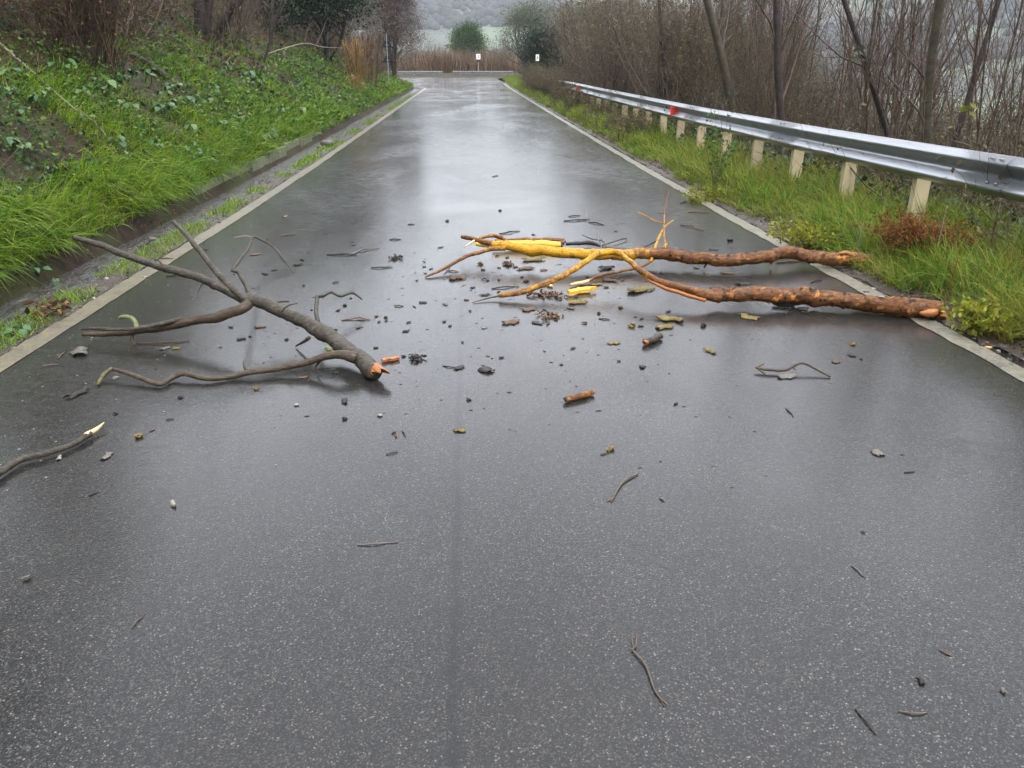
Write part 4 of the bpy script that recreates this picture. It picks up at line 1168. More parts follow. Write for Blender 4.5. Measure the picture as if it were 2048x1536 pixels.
#MARK_OBJECTS
# ================================================================== guardrail
PROF = [(0, .155), (.012, .153), (.03, .143), (.060, .120), (.076, .107), (.081, .094), (.077, .081), (.058, .062), (.02, .026), (.007, .012), (.004, 0)]
PROF = PROF + [(a, -b) for a, b in PROF[-2::-1]]
RX, RZ = 4.12, .785
def w_beam(y0, y1, x0, zfun, off=0.0, xfun=None):
    q = np.array(PROF); tg = np.gradient(q, axis=0); nrm = unit(np.stack([-tg[:, 1], tg[:, 0]], -1))
    back = q + nrm * .004 * np.sign((nrm[:, :1] < 0) * 2 - 1)
    back = q - np.array([.004, 0])
    loop = np.vstack([q, back[::-1]])
    yy = np.linspace(y0, y1, max(2, int((y1 - y0) / .6) + 1)); n = len(loop)
    V = np.zeros((len(yy), n, 3))
    V[..., 0] = (xfun(yy) if xfun else x0 + 0 * yy)[:, None] - loop[None, :, 0] - off
    V[..., 1] = yy[:, None]
    V[..., 2] = zfun(yy)[:, None] + loop[None, :, 1]
    i = np.arange(len(yy) - 1)[:, None] * n + np.arange(n)[None]; j = np.arange(len(yy) - 1)[:, None] * n + (np.arange(n)[None] + 1) % n
    Q = np.stack([i, j, j + n, i + n], -1).reshape(-1, 4)
    caps = []
    m = len(q)
    for e in (0, (len(yy) - 1) * n):
        for k in range(m - 1): caps.append((e + k, e + k + 1, e + n - 2 - k, e + n - 1 - k))
    return (V.reshape(-1, 3), np.vstack([Q, caps]), None)
gr = thing('guardrail', (RX, 10.2, 0), 'grey steel guardrail on lamp-tinted cream posts along the right side of the road', 'guardrail')
zf = lambda y: zr(y) + RZ
def bolt(p, nrm, r=.014):
    nrm = unit(np.asarray(nrm, float)); a = unit(np.cross(nrm, [0, 1, 0])); b = np.array([0, 1.0, 0])
    V, Q, T = [], [], []
    for h_, rr in ((0, 1.0), (.004, 1.0), (.008, .6)):
        for s_ in range(8):
            g_ = s_ * math.pi / 4
            V.append(np.asarray(p) + nrm * h_ + (math.cos(g_) * a * rr + math.sin(g_) * b * rr * 1.5) * r)
    V.append(np.asarray(p) + nrm * .009)
    for k in range(2):
        for s_ in range(8): Q.append((k * 8 + s_, k * 8 + (s_ + 1) % 8, k * 8 + 8 + (s_ + 1) % 8, k * 8 + 8 + s_))
    T = [(16 + s_, 16 + (s_ + 1) % 8, 24) for s_ in range(8)]
    return (np.array(V), np.array(Q), np.array(T))
for k in range(-3, 10):
    y0 = 10.2 + 4.3 * k
    p = part('beam_panel', w_beam(y0 - .16, y0 + 4.3 + .16, RX, zf, .005 if k % 2 else 0), STEEL, gr)
    for sp in (-.055, .055) if k < 5 else ():
        for (dpt, hh, nn) in ((.050, .1275, (-.6, 0, .8)), (.050, -.055, (-.6, 0, .8))):
            part('bolt', bolt((RX - dpt - .0095, y0 + sp, zf(y0) + hh + .002), nn), BOLT, p)
for k in range(-4, 29):
    y0 = 7.05 + 1.43 * k - (.35 if k < 0 else 0)
    x0 = RX + .082; z0 = float(land(x0, y0)) - .15; z1 = float(zf(y0)) + .10
    q = box((x0, y0, (z0 + z1) / 2), (.135, .012, z1 - z0)); q2 = box((x0 - .0625, y0 + .036, (z0 + z1) / 2), (.010, .06, z1 - z0)); q3 = box((x0 + .0625, y0 + .036, (z0 + z1) / 2), (.010, .06, z1 - z0))
    p = part('post', join(q, q2, q3), POST, gr, False)
    part('spacer', box((RX - .002 + .0065, y0 - .02, float(zf(y0))), (.012, .07, .12)), BOLT, gr, False)
def reflector(y0):
    z = float(zf(y0)); V = []
    for yy in (y0, y0 + .006):
        V += [(RX - .135, yy, z + .088), (RX - .135, yy, z - .088), (RX - .012, yy, z - .050), (RX - .012, yy, z + .050)]
    Q = [(0, 1, 2, 3), (7, 6, 5, 4), (0, 4, 5, 1), (1, 5, 6, 2), (2, 6, 7, 3), (3, 7, 4, 0)]
    part('reflector', (np.array(V), np.array(Q), None), RED, gr, False)
    part('reflector_foot', box((RX - .0085, y0 + .045, z), (.005, .07, .06)), BOLT, gr, False)
reflector(15.7); reflector(29.6)
DULL = mat_plain('dull_steel', (.15, .155, .16), (.26, .265, .27), 5, .6, .001, 0, .3)
# two short rails on the far side of the bend
def far_rail(label, x0, x1, y0, y1, nposts):
    t = thing('far_guardrail', (x0, y0, 1.3), label, 'guardrail', 'short rails at the bend')
    L = math.hypot(x1 - x0, y1 - y0); a = math.atan2(y1 - y0, x1 - x0)
    g = w_beam(0, L, 0, lambda y: 0 * y)
    V = g[0].copy(); ca, sa = math.cos(a), math.sin(a)
    V = np.stack([x0 + V[:, 1] * ca - V[:, 0] * -sa * -1, y0 + V[:, 1] * sa + V[:, 0] * ca, 0 * V[:, 0]], -1)
    zz = float(zr(80)) + .40
    V[:, 2] = g[0][:, 2] * .8 + zz
    part('beam_panel', (V, g[1], None), DULL, t)
    for k in range(nposts):
        f = (k + .5) / nposts; px, py = x0 + (x1 - x0) * f, y0 + (y1 - y0) * f + .08
        part('post', box((px, py, zz - .25), (.1, .06, .75)), POST, t, False)
far_rail('short grey rail at the left of the bend before the reeds', -11.5, -2.1, 81.2, 80.2, 5)
far_rail('short grey rail at the right of the bend before the reeds', -1.2, 4.6, 80.6, 79.2, 4)

# ================================================================== road signs
sg = thing('road_sign', ground(-3.85, 42, 0), 'pair of dark triangular sign backs on a thin grey pole on the left', 'road sign')
gz = float(land(-3.85, 42))
part('pole', tubes(np.array([[(-3.85, 42, gz - .2), (-3.85, 42, 2.0), (-3.85, 42, 3.34)]]), np.full((1, 3), .026), 10), SIGN_POLE, sg)
def tri_plate(cx, cy, ztop, side):
    h = side * .866; out_ = []
    for (sx_, sz_) in ((0, 0), (-side / 2, -h), (side / 2, -h)):
        c = np.array([cx, cy, ztop - h * 2 / 3]); v = np.array([cx + sx_, cy, ztop + sz_]); d = unit(c - v)
        e = np.array([-d[2], 0, d[0]]) * .03
        out_ += [v + d * .03 - e, v + d * .012, v + d * .03 + e]
    P_ = np.array(out_); o = P_.copy(); o[:, 1] += .022
    V = np.vstack([P_, o, [[cx, cy, ztop - h * 2 / 3], [cx, cy + .022, ztop - h * 2 / 3]]])
    T = [(18, (i + 1) % 9, i) for i in range(9)] + [(19, 9 + i, 9 + (i + 1) % 9) for i in range(9)]
    Q = [(i, (i + 1) % 9, 9 + (i + 1) % 9, 9 + i) for i in range(9)]
    return (V, np.array(Q), np.array(T))
for zt in (3.27, 2.58):
    p = part('sign_plate', tri_plate(-3.85, 42.035, zt, .68), SIGN_BACK, sg, False)
    for dz in (-.22, -.44):
        part('bracket', box((-3.85, 42.018, zt + dz), (.20 if dz < -.3 else .10, .03, .025)), SIGN_POLE, p, False)
def plate_sign(name, label, x, y, z0, z1, w_, postw, mark, postmat):
    g_ = float(land(x, y))
    t = thing(name, (x, y, g_), label, 'sign')
    part('post', box((x, y + postw / 2 + .012, (g_ - .2 + z0 + .1) / 2), (postw, postw, z0 + .1 - g_ + .2)), postmat, t, False)
    p = part('plate', box((x, y, (z0 + z1) / 2), (w_, .02, z1 - z0)), WHITE_PLATE, t, False)
    for (dx, dz, sx_, sz_) in mark:
        part('mark', box((x + dx * w_, y - .0125, (z0 + z1) / 2 + dz * (z1 - z0)), (sx_ * w_, .005, sz_ * (z1 - z0))), BLACK_MARK, p, False)
    return t
t = plate_sign('small_sign', 'small white plate with a dark mark on a thin post before the reeds', 1.37, 84.0, 2.84, 3.34, .42, .07, [(.06, .22, .28, .09), (.16, .06, .1, .36), (.0, -.05, .24, .08), (.12, -.22, .3, .09)], SIGN_POLE)
part('lower_plate', box((1.37, 84.0, 2.70), (.30, .02, .12)), SIGN_BACK, t, False)
plate_sign('small_sign', 'narrow white plate on a dark thick post before the dark bush', 4.36, 50.0, 2.22, 2.58, .20, .17, [(.0, .22, .3, .08), (-.1, -.05, .12, .3), (.1, -.05, .12, .3)], TRUNKD)

# ================================================================== fallen branches
D_FLAKE = mat_leaf('loose_bark_flake', [(0, (.018, .009, .005)), (.5, (.06, .026, .011)), (.85, (.17, .065, .018)), (1, (.34, .17, .05))], .55, 0)
def wood_thing(name, label, cat, base, limbs, ends=(), flakes=0):
    """limbs: (part name, [(u, v, z)..], [radius..], material, sides, lichen (painted lamp glow on the logs), bare, knots, part label)"""
    t = thing(name, base, label, cat)
    for i, L in enumerate(limbs):
        nm, pts_, rad, mt, sides, lich, bare, knots, pl_ = (list(L) + [None] * 9)[:9]
        g_, tt = limb(ptsof(pts_), np.array(rad) * .94, int((sides or 12) * 1.4), .15 if mt is B_GREY else .12, random.randint(1, 90), knots=knots or 0, wig=.35)
        a = {'lichen': np.interp(tt, np.linspace(0, 1, len(lich)), lich) if lich else 0 * tt,  # on the two logs this weight spreads painted headlight glow
             'bare': np.interp(tt, np.linspace(0, 1, len(bare)), bare) if bare else 0 * tt}
        o = part(nm, g_, mt, t, True, a)
        if pl_: o['label'] = pl_
    if flakes:
        mo = [c for c in t.children if c.name.split('.')[0] == 'trunk'][0].data
        vv = np.zeros(len(mo.vertices) * 3, np.float32); mo.vertices.foreach_get('co', vv); vv = vv.reshape(-1, 3)
        nn = np.zeros(len(mo.vertices) * 3, np.float32); mo.vertices.foreach_get('normal', nn); nn = nn.reshape(-1, 3)
        la = np.zeros(len(mo.vertices), np.float32); mo.attributes['lichen'].data.foreach_get('value', la)  # on the logs this weight is painted headlight glow
        k_ = rng.choice(np.nonzero(la < .22)[0], flakes); n_ = nn[k_]; c_ = vv[k_] + n_ * .001
        ax_ = unit(np.array([1.0, 0, 0]) + rng.normal(0, .25, (flakes, 3))); ax_ = unit(ax_ - n_ * np.sum(ax_ * n_, 1, keepdims=True)); bx2 = np.cross(n_, ax_)
        l_ = rng.uniform(.012, .045, (flakes, 1)); w2 = rng.uniform(.005, .014, (flakes, 1)); h_ = rng.uniform(.002, .008, (flakes, 1))
        V_ = np.stack([c_ - ax_ * l_ * .5 - bx2 * w2, c_ + ax_ * l_ * .5 - bx2 * w2 * .6 + n_ * h_, c_ + ax_ * l_ * .4 + bx2 * w2 + n_ * h_ * .6, c_ - ax_ * l_ * .45 + bx2 * w2 * .8], 1)
        o_ = np.arange(flakes)[:, None] * 4
        fo = link('bark_flakes', mesh('bark_flakes', V_.reshape(-1, 3), None, np.concatenate([o_ + [0, 1, 2], o_ + [0, 2, 3]]), D_FLAKE, False), t)
        fo['kind'] = 'stuff'
    for (nm, p, q, r, mt, ln) in ends:
        p, q = at(*p), at(*q)
        part(nm, splinter_end(p, p - q, r, random.randint(1, 99), ln), mt, t, False)
    return t

# left: grey dead branch with long arms
wood_thing('fallen_branch', 'large grey dead branch with long bare arms lying on the left lane', 'branch', at(740, 750, 0), [
    ('limb', [(752, 742, .050), (705, 708, .075), (650, 668, .12), (565, 622, .205), (490, 597, .27)], [.047, .047, .044, .040, .038], B_GREY, 14, [.12, .1, .3, .25, .15], None, 5),
    ('arm', [(500, 603, .26), (470, 588, .29), (400, 556, .37), (285, 522, .46), (200, 490, .53), (150, 475, .56)], [.034, .030, .027, .024, .020, .016], B_GREY, 12, [.1, .1, .15, .15, .1], None, 3),
    ('arm', [(492, 600, .27), (478, 588, .30), (430, 540, .40), (388, 487, .52), (348, 443, .62)], [.028, .023, .020, .017, .013], B_GREY, 11, [.1, .05], None, 2),
    ('arm', [(498, 608, .25), (480, 621, .225), (420, 637, .17), (340, 650, .12), (270, 661, .085), (225, 667, .07), (166, 668, .055)], [.034, .032, .030, .029, .026, .020, .012], B_BROWN, 12, [.0, .0, .1, .2], None, 3),
    ('arm', [(230, 662, .085), (195, 657, .09), (163, 659, .07)], [.015, .011, .006], B_GREY, 8, [.2], None, 0),
    ('bark_strip', [(362, 636, .165), (320, 648, .14), (270, 657, .12), (215, 660, .105)], [.016, .014, .012, .006], B_GREY, 8, [.25], None, 2, 'loose ragged grey bark strip'),
    ('lichen_twig', [(274, 660, .10), (272, 648, .12), (262, 636, .14), (246, 634, .15), (238, 637, .14)], [.013, .014, .014, .013, .009], LICHEN, 9, None, None, 2, 'curled pale green lichened twig'),
    ('prop', [(268, 664, .07), (263, 680, .03), (270, 690, .008)], [.012, .010, .007], B_BROWN, 7, None, None, 0),
    ('arm', [(712, 716, .085), (690, 709, .105), (655, 713, .095), (600, 728, .055), (500, 745, .03), (420, 757, .022), (370, 748, .035), (345, 755, .022), (318, 768, .018), (270, 752, .035), (222, 737, .05)], [.032, .027, .022, .019, .017, .015, .015, .015, .014, .013, .011], B_BROWN, 11, [.0, .0, .1, .25, .1, .0, .1], None, 4),
    ('arm_tip', [(224, 737, .05), (208, 750, .03), (196, 768, .012)], [.012, .012, .009], B_BROWN, 8, [.5], None, 1, 'yellow lichened arm tip'),
    ('stub', [(497, 744, .03), (489, 733, .05), (487, 722, .075)], [.012, .008, .003], B_BROWN, 7, None, None, 0),
    ('arm', [(702, 700, .085), (690, 686, .10), (655, 660, .13), (600, 633, .155), (545, 611, .20), (503, 591, .25), (490, 566, .29), (478, 545, .33), (462, 540, .345)], [.030, .024, .021, .019, .018, .017, .016, .015, .010], B_GREY, 11, [.1, .1, .2, .1], None, 3),
    ('arm', [(465, 540, .345), (480, 518, .31), (497, 496, .26), (505, 475, .225), (525, 481, .19), (548, 495, .14), (570, 522, .07), (586, 545, .012)], [.012, .012, .011, .010, .009, .008, .007, .004], B_GREY, 9, [.0, .2, .0], None, 2),
    ('twig', [(506, 475, .225), (490, 472, .235), (468, 475, .24)], [.006, .005, .003], TWIGPALE, 6),
    ('twig', [(552, 499, .13), (560, 513, .09), (568, 526, .05)], [.005, .004, .003], B_BROWN, 6),
    ('side_branch', [(636, 644, .14), (632, 620, .17), (634, 592, .20)], [.013, .013, .011], B_GREY, 9, [.1], None, 1),
    ('side_branch', [(634, 594, .20), (648, 591, .185), (662, 584, .175), (682, 592, .14), (705, 586, .125), (724, 598, .085)], [.012, .011, .010, .010, .009, .006], B_GREY, 9, [.0], None, 1),
    ('stub', [(545, 606, .21), (562, 603, .205), (578, 603, .20)], [.010, .008, .006], B_GREY, 7),
    ('stub', [(618, 676, .09), (606, 684, .05), (592, 692, .01)], [.012, .009, .005], B_BROWN, 7),
    ('twig', [(560, 626, .23), (575, 612, .27), (596, 606, .29)], [.007, .005, .002], B_GREY, 6),
    ('twig', [(330, 537, .44), (318, 522, .48), (300, 514, .50)], [.007, .005, .002], B_GREY, 6),
    ('twig', [(420, 558, .36), (404, 570, .32), (396, 584, .28)], [.006, .004, .002], B_GREY, 6),
    ('twig', [(640, 722, .07), (632, 735, .03), (640, 746, .012)], [.008, .005, .002], B_BROWN, 6),
    ('twig', [(372, 752, .03), (378, 741, .05), (372, 732, .06)], [.006, .004, .002], B_BROWN, 6),
    ('lichen_patch', [(652, 694, .135), (658, 697, .13), (664, 699, .125)], [.012, .016, .010], LICHEN, 8, None, None, 1, 'small yellow lichen patch'),
], [('broken_end', (752, 742, .050), (705, 708, .075), .041, W_ORANGE, 1.5)])

# right, further: long log, its forked end painted yellow with lamp glow
wood_thing('fallen_log', 'farther of two fallen logs, reddish brown butt and lamp-yellowed forked end', 'log', at(1750, 530, 0), [
    ('trunk', [(1748, 523, .075), (1705, 520, .075), (1650, 516, .085), (1600, 508, .105), (1560, 507, .115), (1520, 514, .105), (1460, 520, .095), (1400, 517, .095), (1330, 509, .105), (1260, 508, .11), (1180, 508, .115), (1100, 503, .13), (1030, 494, .15), (985, 489, .155)],
     [.062, .062, .058, .054, .053, .053, .052, .051, .050, .048, .046, .044, .040, .034], B_LOG, 16, [0, 0, 0, .0, .0, .05, .1, .15, .45, .62, .66, .7, .7, .6], [.18, .42, .1, .05, .12, .1, .1, .12, .16, .1, .12, .18, .1, .1], 6),
    ('fork', [(1000, 491, .15), (972, 484, .165), (945, 478, .165), (924, 474, .16)], [.030, .024, .021, .017], B_LOG, 11, [.4, .2], None, 1),
    ('fork', [(1010, 496, .145), (980, 499, .13), (930, 514, .085), (885, 539, .035), (851, 554, .010)], [.024, .019, .016, .013, .007], B_LOG, 10, [.5, .3, .05, 0], None, 2),
    ('twig', [(902, 530, .045), (895, 543, .028), (887, 550, .01)], [.007, .006, .003], B_BROWN, 6),
    ('knuckle', [(958, 477, .175), (985, 471, .19), (1008, 478, .18), (1022, 492, .155)], [.013, .017, .018, .016], B_LOG, 9, [.45, .3], None, 2),
    ('splinter', [(957, 477, .175), (945, 484, .15), (930, 493, .12)], [.014, .012, .004], W_PALE, 6, None, None, 0, 'pale torn wood splinter'),
    ('bare_wood', [(953, 487, .14), (965, 489, .135), (978, 494, .125)], [.018, .020, .010], W_YELLOW, 7, None, None, 0, 'bright yellow torn wood in the fork'),  # its bright yellow is headlight glow painted into the wood
    ('stub', [(1545, 520, .06), (1541, 528, .03)], [.014, .008], B_LOG, 7),
    ('stub', [(1412, 528, .055), (1408, 536, .02)], [.012, .006], B_LOG, 7),
    ('bare_patch', [(1677, 507, .135), (1692, 506, .138), (1706, 510, .132)], [.008, .018, .008], W_ORANGE, 8, None, None, 0, 'orange patch where bark is torn off'),
], [('broken_end', (1748, 523, .075), (1705, 520, .075), .060, D_DARK, .5)], 260)
wood_thing('split_log', 'short split log with lamp-yellowed bare wood behind the forked log end', 'log', at(1080, 490, 0), [
    ('split_wood', [(985, 486, .055), (1030, 487, .052), (1080, 488, .050), (1122, 489, .05)], [.020, .034, .038, .034], W_YELLOW, 8),
    ('bark', [(990, 481, .075), (1040, 480, .075), (1090, 480, .075), (1128, 481, .07)], [.012, .022, .024, .022], B_LOG, 9, [.3], None, 1),
], [('broken_end', (1124, 488, .052), (1080, 488, .050), .034, D_BROWN, .9)])
wood_thing('dark_stick', 'black wet stick lying behind the yellow log beside the split log', 'stick', at(1170, 492, 0), [
    ('stick', [(1132, 488, .03), (1160, 487, .035), (1180, 485, .04), (1200, 492, .025)], [.016, .018, .020, .012], D_DARK, 9, None, None, 2),
])
wood_thing('bent_twig', 'thin black bent twig standing behind the yellow log', 'twig', at(1240, 490, 0), [
    ('twig', [(1165, 470, .05), (1185, 478, .035), (1205, 482, .03), (1213, 493, .012)], [.005, .006, .006, .004], B_BROWN, 6),
    ('twig', [(1205, 491, .01), (1225, 484, .03), (1250, 477, .055), (1252, 483, .04), (1228, 492, .01)], [.006, .006, .007, .006, .004], B_BROWN, 6),
    ('twig', [(1196, 483, .03), (1196, 470, .06), (1190, 458, .09), (1175, 440, .14), (1172, 415, .2)], [.004, .003, .0025, .002, .0015], TWIGPALE, 5),
])
# right, nearer log with two arms
wood_thing('fallen_log', 'nearer of two fallen logs, wet red brown with an arching lamp-yellowed arm', 'log', at(1880, 635, 0), [
    ('trunk', [(1878, 621, .062), (1820, 616, .064), (1750, 607, .070), (1680, 598, .080), (1600, 592, .088), (1500, 589, .092), (1425, 590, .090)],
     [.062, .063, .060, .056, .054, .053, .050], B_LOG, 16, [.05, 0, 0, 0, .05, 0, .05], [.12, .0, .05, .22, .34, .25, .3], 8),
    ('arm', [(1440, 591, .088), (1405, 588, .095), (1370, 577, .115), (1320, 563, .14), (1285, 544, .175), (1262, 524, .205), (1240, 507, .225)], [.046, .038, .030, .027, .024, .021, .020], B_LOG, 12, [.05, .1, .2, .35, .6, .65], [.25, .2, .1], 2),
    ('split_wood', [(1412, 601, .062), (1370, 589, .085), (1325, 574, .112), (1288, 553, .15), (1268, 535, .18)], [.014, .015, .014, .010, .004], W_ORANGE, 7, None, None, 0, 'orange torn wood along the under side'),
    ('arm', [(1250, 509, .225), (1222, 503, .230), (1190, 511, .21), (1145, 541, .145), (1095, 565, .095), (1045, 583, .055), (998, 591, .035)], [.024, .027, .025, .023, .022, .021, .019], B_LOG, 12, [.6, .66, .6, .5, .48, .4, .35], [.05], 3),
    ('twig', [(1005, 590, .03), (975, 597, .015), (945, 605, .006)], [.008, .006, .003], TWIG, 6),
    ('bark_flap', [(1545, 606, .02), (1570, 610, .015), (1600, 608, .02)], [.010, .016, .008], D_DARK, 7),
    ('pale_spot', [(1756, 593, .125), (1764, 594, .126), (1772, 595, .124)], [.003, .006, .003], D_PALE, 6, None, None, 0, 'small white spot on the bark'),
    ('bare_patch', [(1840, 626, .058), (1862, 626, .058), (1880, 624, .060)], [.010, .030, .020], W_ORANGE, 8, None, None, 0, 'orange torn patch at the butt'),
], [('broken_end', (1878, 621, .062), (1820, 616, .064), .060, W_ORANGE, .7)], 260)
# upright twig branch between them
wood_thing('forked_branch', 'thin branch with a pale cut end and upright twigs leaning on the far log', 'branch', at(1145, 572, 0), [
    ('limb', [(1178, 562, .022), (1195, 553, .030), (1235, 544, .035), (1285, 532, .045), (1312, 514, .075), (1332, 490, .125), (1337, 486, .135)], [.012, .012, .012, .012, .012, .011, .008], B_LOG, 9, [0, 0, 0, .2, .6, .6], None, 2),
    ('cut_end', [(1141, 570, .016), (1160, 566, .018), (1180, 561, .022)], [.009, .016, .013], W_PALE, 7, None, None, 0, 'pale torn cut end'),
    ('twig', [(1302, 524, .06), (1306, 508, .10), (1316, 480, .17), (1328, 456, .23), (1347, 440, .28)], [.011, .012, .011, .008, .005], B_LOG, 8, [.6, .65, .6], None, 2),
    ('twig', [(1332, 512, .09), (1328, 464, .21), (1329, 428, .31), (1333, 402, .385), (1339, 376, .46)], [.008, .0085, .007, .005, .002], B_LOG, 8, [.5, .5, .4, .1, 0], None, 2),
    ('twig', [(1329, 447, .26), (1310, 442, .27), (1292, 432, .30), (1275, 425, .32)], [.006, .0055, .005, .004], B_LOG, 7, [.6], None, 1),
    ('twig', [(1329, 426, .31), (1320, 426, .31), (1314, 427, .305)], [.004, .004, .002], TWIG, 5),
    ('twig', [(1312, 483, .16), (1300, 489, .14), (1288, 494, .125)], [.008, .007, .005], D_DARK, 6),
])
# near the left edge
wood_thing('broken_stick', 'grey stick with a pale torn end at the left edge of the picture', 'stick', at(60, 930, 0), [
    ('stick', [(-60, 985, .02), (0, 944, .024), (40, 920, .022), (95, 906, .022), (140, 890, .022), (182, 866, .024)], [.017, .016, .015, .014, .013, .013], B_GREY, 11, [.15, .1, .0, .1], None, 4),
    ('torn_end', [(172, 871, .023), (192, 859, .024), (208, 845, .03)], [.0135, .010, .002], W_PALE, 7, None, None, 0, 'pale torn pointed end'),
])
wood_thing('arched_twig', 'dark arched twig with side shoots on the right lane, standing off the road', 'twig', at(1600, 752, 0), [
    ('twig', [(1512, 735, .022), (1535, 739, .020), (1570, 740, .020), (1588, 731, .035), (1606, 726, .045), (1630, 737, .028), (1661, 754, .006)], [.007, .009, .009, .009, .008, .006, .005], B_BROWN, 8, [0, 0, .3, .1], None, 3),
    ('twig', [(1512, 736, .020), (1520, 731, .03), (1528, 727, .035)], [.007, .006, .003], B_BROWN, 6),
    ('twig', [(1514, 736, .02), (1530, 748, .004)], [.006, .004], B_BROWN, 6),
    ('twig', [(1585, 733, .03), (1592, 740, .02)], [.005, .003], B_BROWN, 5),
])
#MARK_DEBRIS
# ================================================================== bits and pieces on the wet road
def dp(u, v): return at(u, v, 0)
def ends_of(u, v, L, ang):
    a = math.radians(ang); return dp(u - math.cos(a) * L / 2, v + math.sin(a) * L / 2), dp(u + math.cos(a) * L / 2, v - math.sin(a) * L / 2)
def bark_chip(A, B, w_, th, curl, seed):
    nx_, ny_ = 8, 5
    ax = B - A; L = np.linalg.norm(ax); ax = ax / L; sd = np.array([-ax[1], ax[0], 0.0])
    top, bot = [], []
    for j in range(ny_):
        for i in range(nx_):
            s_, q = i / (nx_ - 1), j / (ny_ - 1) * 2 - 1
            ww = w_ * (.6 + .4 * math.sin(math.pi * (.15 + .7 * s_))) * (1 + 1.1 * mnoise.noise(Vector((s_ * 4, seed, q * .7))))
            ee = .30 * L * mnoise.noise(Vector((q * 2.6, seed * 3.1, 9 + 5 * (i > 3)))) * (1 if i in (0, nx_ - 1) else .4)
            p = A + ax * (L * s_ + ee) + sd * q * ww * .5
            z = curl * (1 - q * q) + .35 * th * (1 + mnoise.noise(Vector((s_ * 5, q * 3, seed)))) + curl * 1.3 * abs(mnoise.noise(Vector((s_ * 3, seed, q)))) + .05 * L * max(0, mnoise.noise(Vector((s_ * 1.5, q, seed + 4))))
            top.append(p + [0, 0, z + th]); bot.append(p + [0, 0, max(.001, z)])
    V = np.array(top + bot); n = nx_ * ny_; Qt = grid(nx_, ny_); Qb = Qt[:, ::-1] + n
    ring = [i for i in range(nx_)] + [nx_ * (j + 1) - 1 for j in range(1, ny_)] + [n - 1 - i for i in range(1, nx_)] + [nx_ * (ny_ - 1 - j) for j in range(1, ny_ - 1)]
    Qs = [(ring[k], ring[k] + n, ring[(k + 1) % len(ring)] + n, ring[(k + 1) % len(ring)]) for k in range(len(ring))]
    return (V, np.vstack([Qt, Qb, Qs]), None)
MATS = dict(dark=D_DARK, brown=D_BROWN, lich=D_LICH, grey=D_GREY, pale=D_PALE, tan=D_TAN, orange=W_ORANGE, wood=W_PALE, yellow=W_YELLOW, litter=LITTER)
def debris(kind, mk, u, v, L, ang, label, group=None):
    A, B = ends_of(u, v, L, ang)
    m_ = float(np.linalg.norm(dp(u, v) - np.array([0, 0, CAMZ]))) / FPX         # metres per pixel there
    ln = float(np.linalg.norm(B - A))
    if kind in ('bark', 'chip', 'cluster') and ln > 1.3 * L * m_:
        c_ = (A + B) / 2; k_ = 1.3 * L * m_ / ln; A, B = c_ + (A - c_) * k_, c_ + (B - c_) * k_; ln *= k_
    seed = random.random() * 50
    mt = MATS[mk]
    if kind == 'twig':
        r = max(.0017, min(.006, 1.15 * m_))
        if L > 45: r *= 1.15
        md = (A + B) / 2 + np.array([rng.normal(0, ln * .07), rng.normal(0, ln * .07), ln * .02])
        g_, _t = limb([A + [0, 0, r], (A + md) / 2 + [0, 0, r], md + [0, 0, r * 1.5], (md + B) / 2 + [rng.normal(0, ln * .05), 0, r], B + [0, 0, r]], [r * .9, r, r * 1.05, r * .9, r * .6], 7, .22, int(seed), step=max(.006, ln / 28), wig=.8)
        gs = [g_]
        if ln > .10:
            c = A + (B - A) * random.uniform(.3, .7); d_ = (B - A) * .2 + rng.normal(0, ln * .12, 3) * [1, 1, 0]
            gs.append(limb([c + [0, 0, r], c + d_ + [0, 0, r * 1.6]], [r * .7, r * .35], 5, .2, 2, step=max(.006, ln / 20))[0])
        o = solo('twig', join(*gs), mt); cat = 'twig'
    elif kind == 'bark':
        o = solo('bark_chip', bark_chip(A, B, max(ln * random.uniform(.4, .75), .014), max(.003, ln * .035), max(.004, ln * random.uniform(.04, .11)), seed), mt); cat = 'bark'
    elif kind == 'chip':
        o = solo('wood_chip', bark_chip(A, B, ln * .34, max(.008, ln * .13), .002, seed), mt, False); cat = 'wood chip'
    elif kind == 'lump':
        c = dp(u, v); rr = L * m_ * .36
        o = solo('bark_lump', join(blob(c + [0, 0, rr * .5], (rr, rr * .8, rr * .6), seed, .95, 2), blob(c + [rr * .7, rr * .3, rr * .25], (rr * .7, rr * .35, rr * .3), seed + 3, .8, 1), blob(c + [-rr * .6, -rr * .2, rr * .3], (rr * .3, rr * .6, rr * .35), seed + 6, .8, 1)), mt, False); cat = 'bark'
    elif kind == 'pebble':
        c = dp(u, v); rr = L * m_ * .5
        o = solo('pebble', blob(c + [0, 0, rr * .4], (rr, rr * .8, rr * .5), seed, .25, 2), mt); cat = 'pebble'
    elif kind == 'leaf':
        c = dp(u, v); rr = L * m_
        P_ = np.repeat(c[None], 5, 0) + rng.normal(0, rr * .12, (5, 3)) * [1, 1, .2] + [0, 0, rr * .12]
        o = solo('dead_leaf', leafquads(P_, rr * .75, -.25, rng.normal(size=(5, 3)) * [1, 1, .4], .6), mt, False); cat = 'leaf'
    elif kind == 'cluster':
        c = dp(u, v); n_ = 26; rr = L * m_ * .5
        P_ = c[None] + rng.normal(0, rr * .5, (n_, 3)) * [1, 1.2, .1] + [0, 0, .012]
        g_ = [blob(p, (rng.uniform(.006, .014), rng.uniform(.006, .014), rng.uniform(.005, .010)), i, .6, 1) for i, p in enumerate(P_)]
        o = solo('crumb_heap', join(*g_, leafquads(P_, .035, 0, rng.normal(size=(n_, 3)) * [1, 1, .3], .5)), mt, False); cat = 'crumbs'
    return tag(o, label, cat, group, 'stuff' if kind == 'cluster' else None)
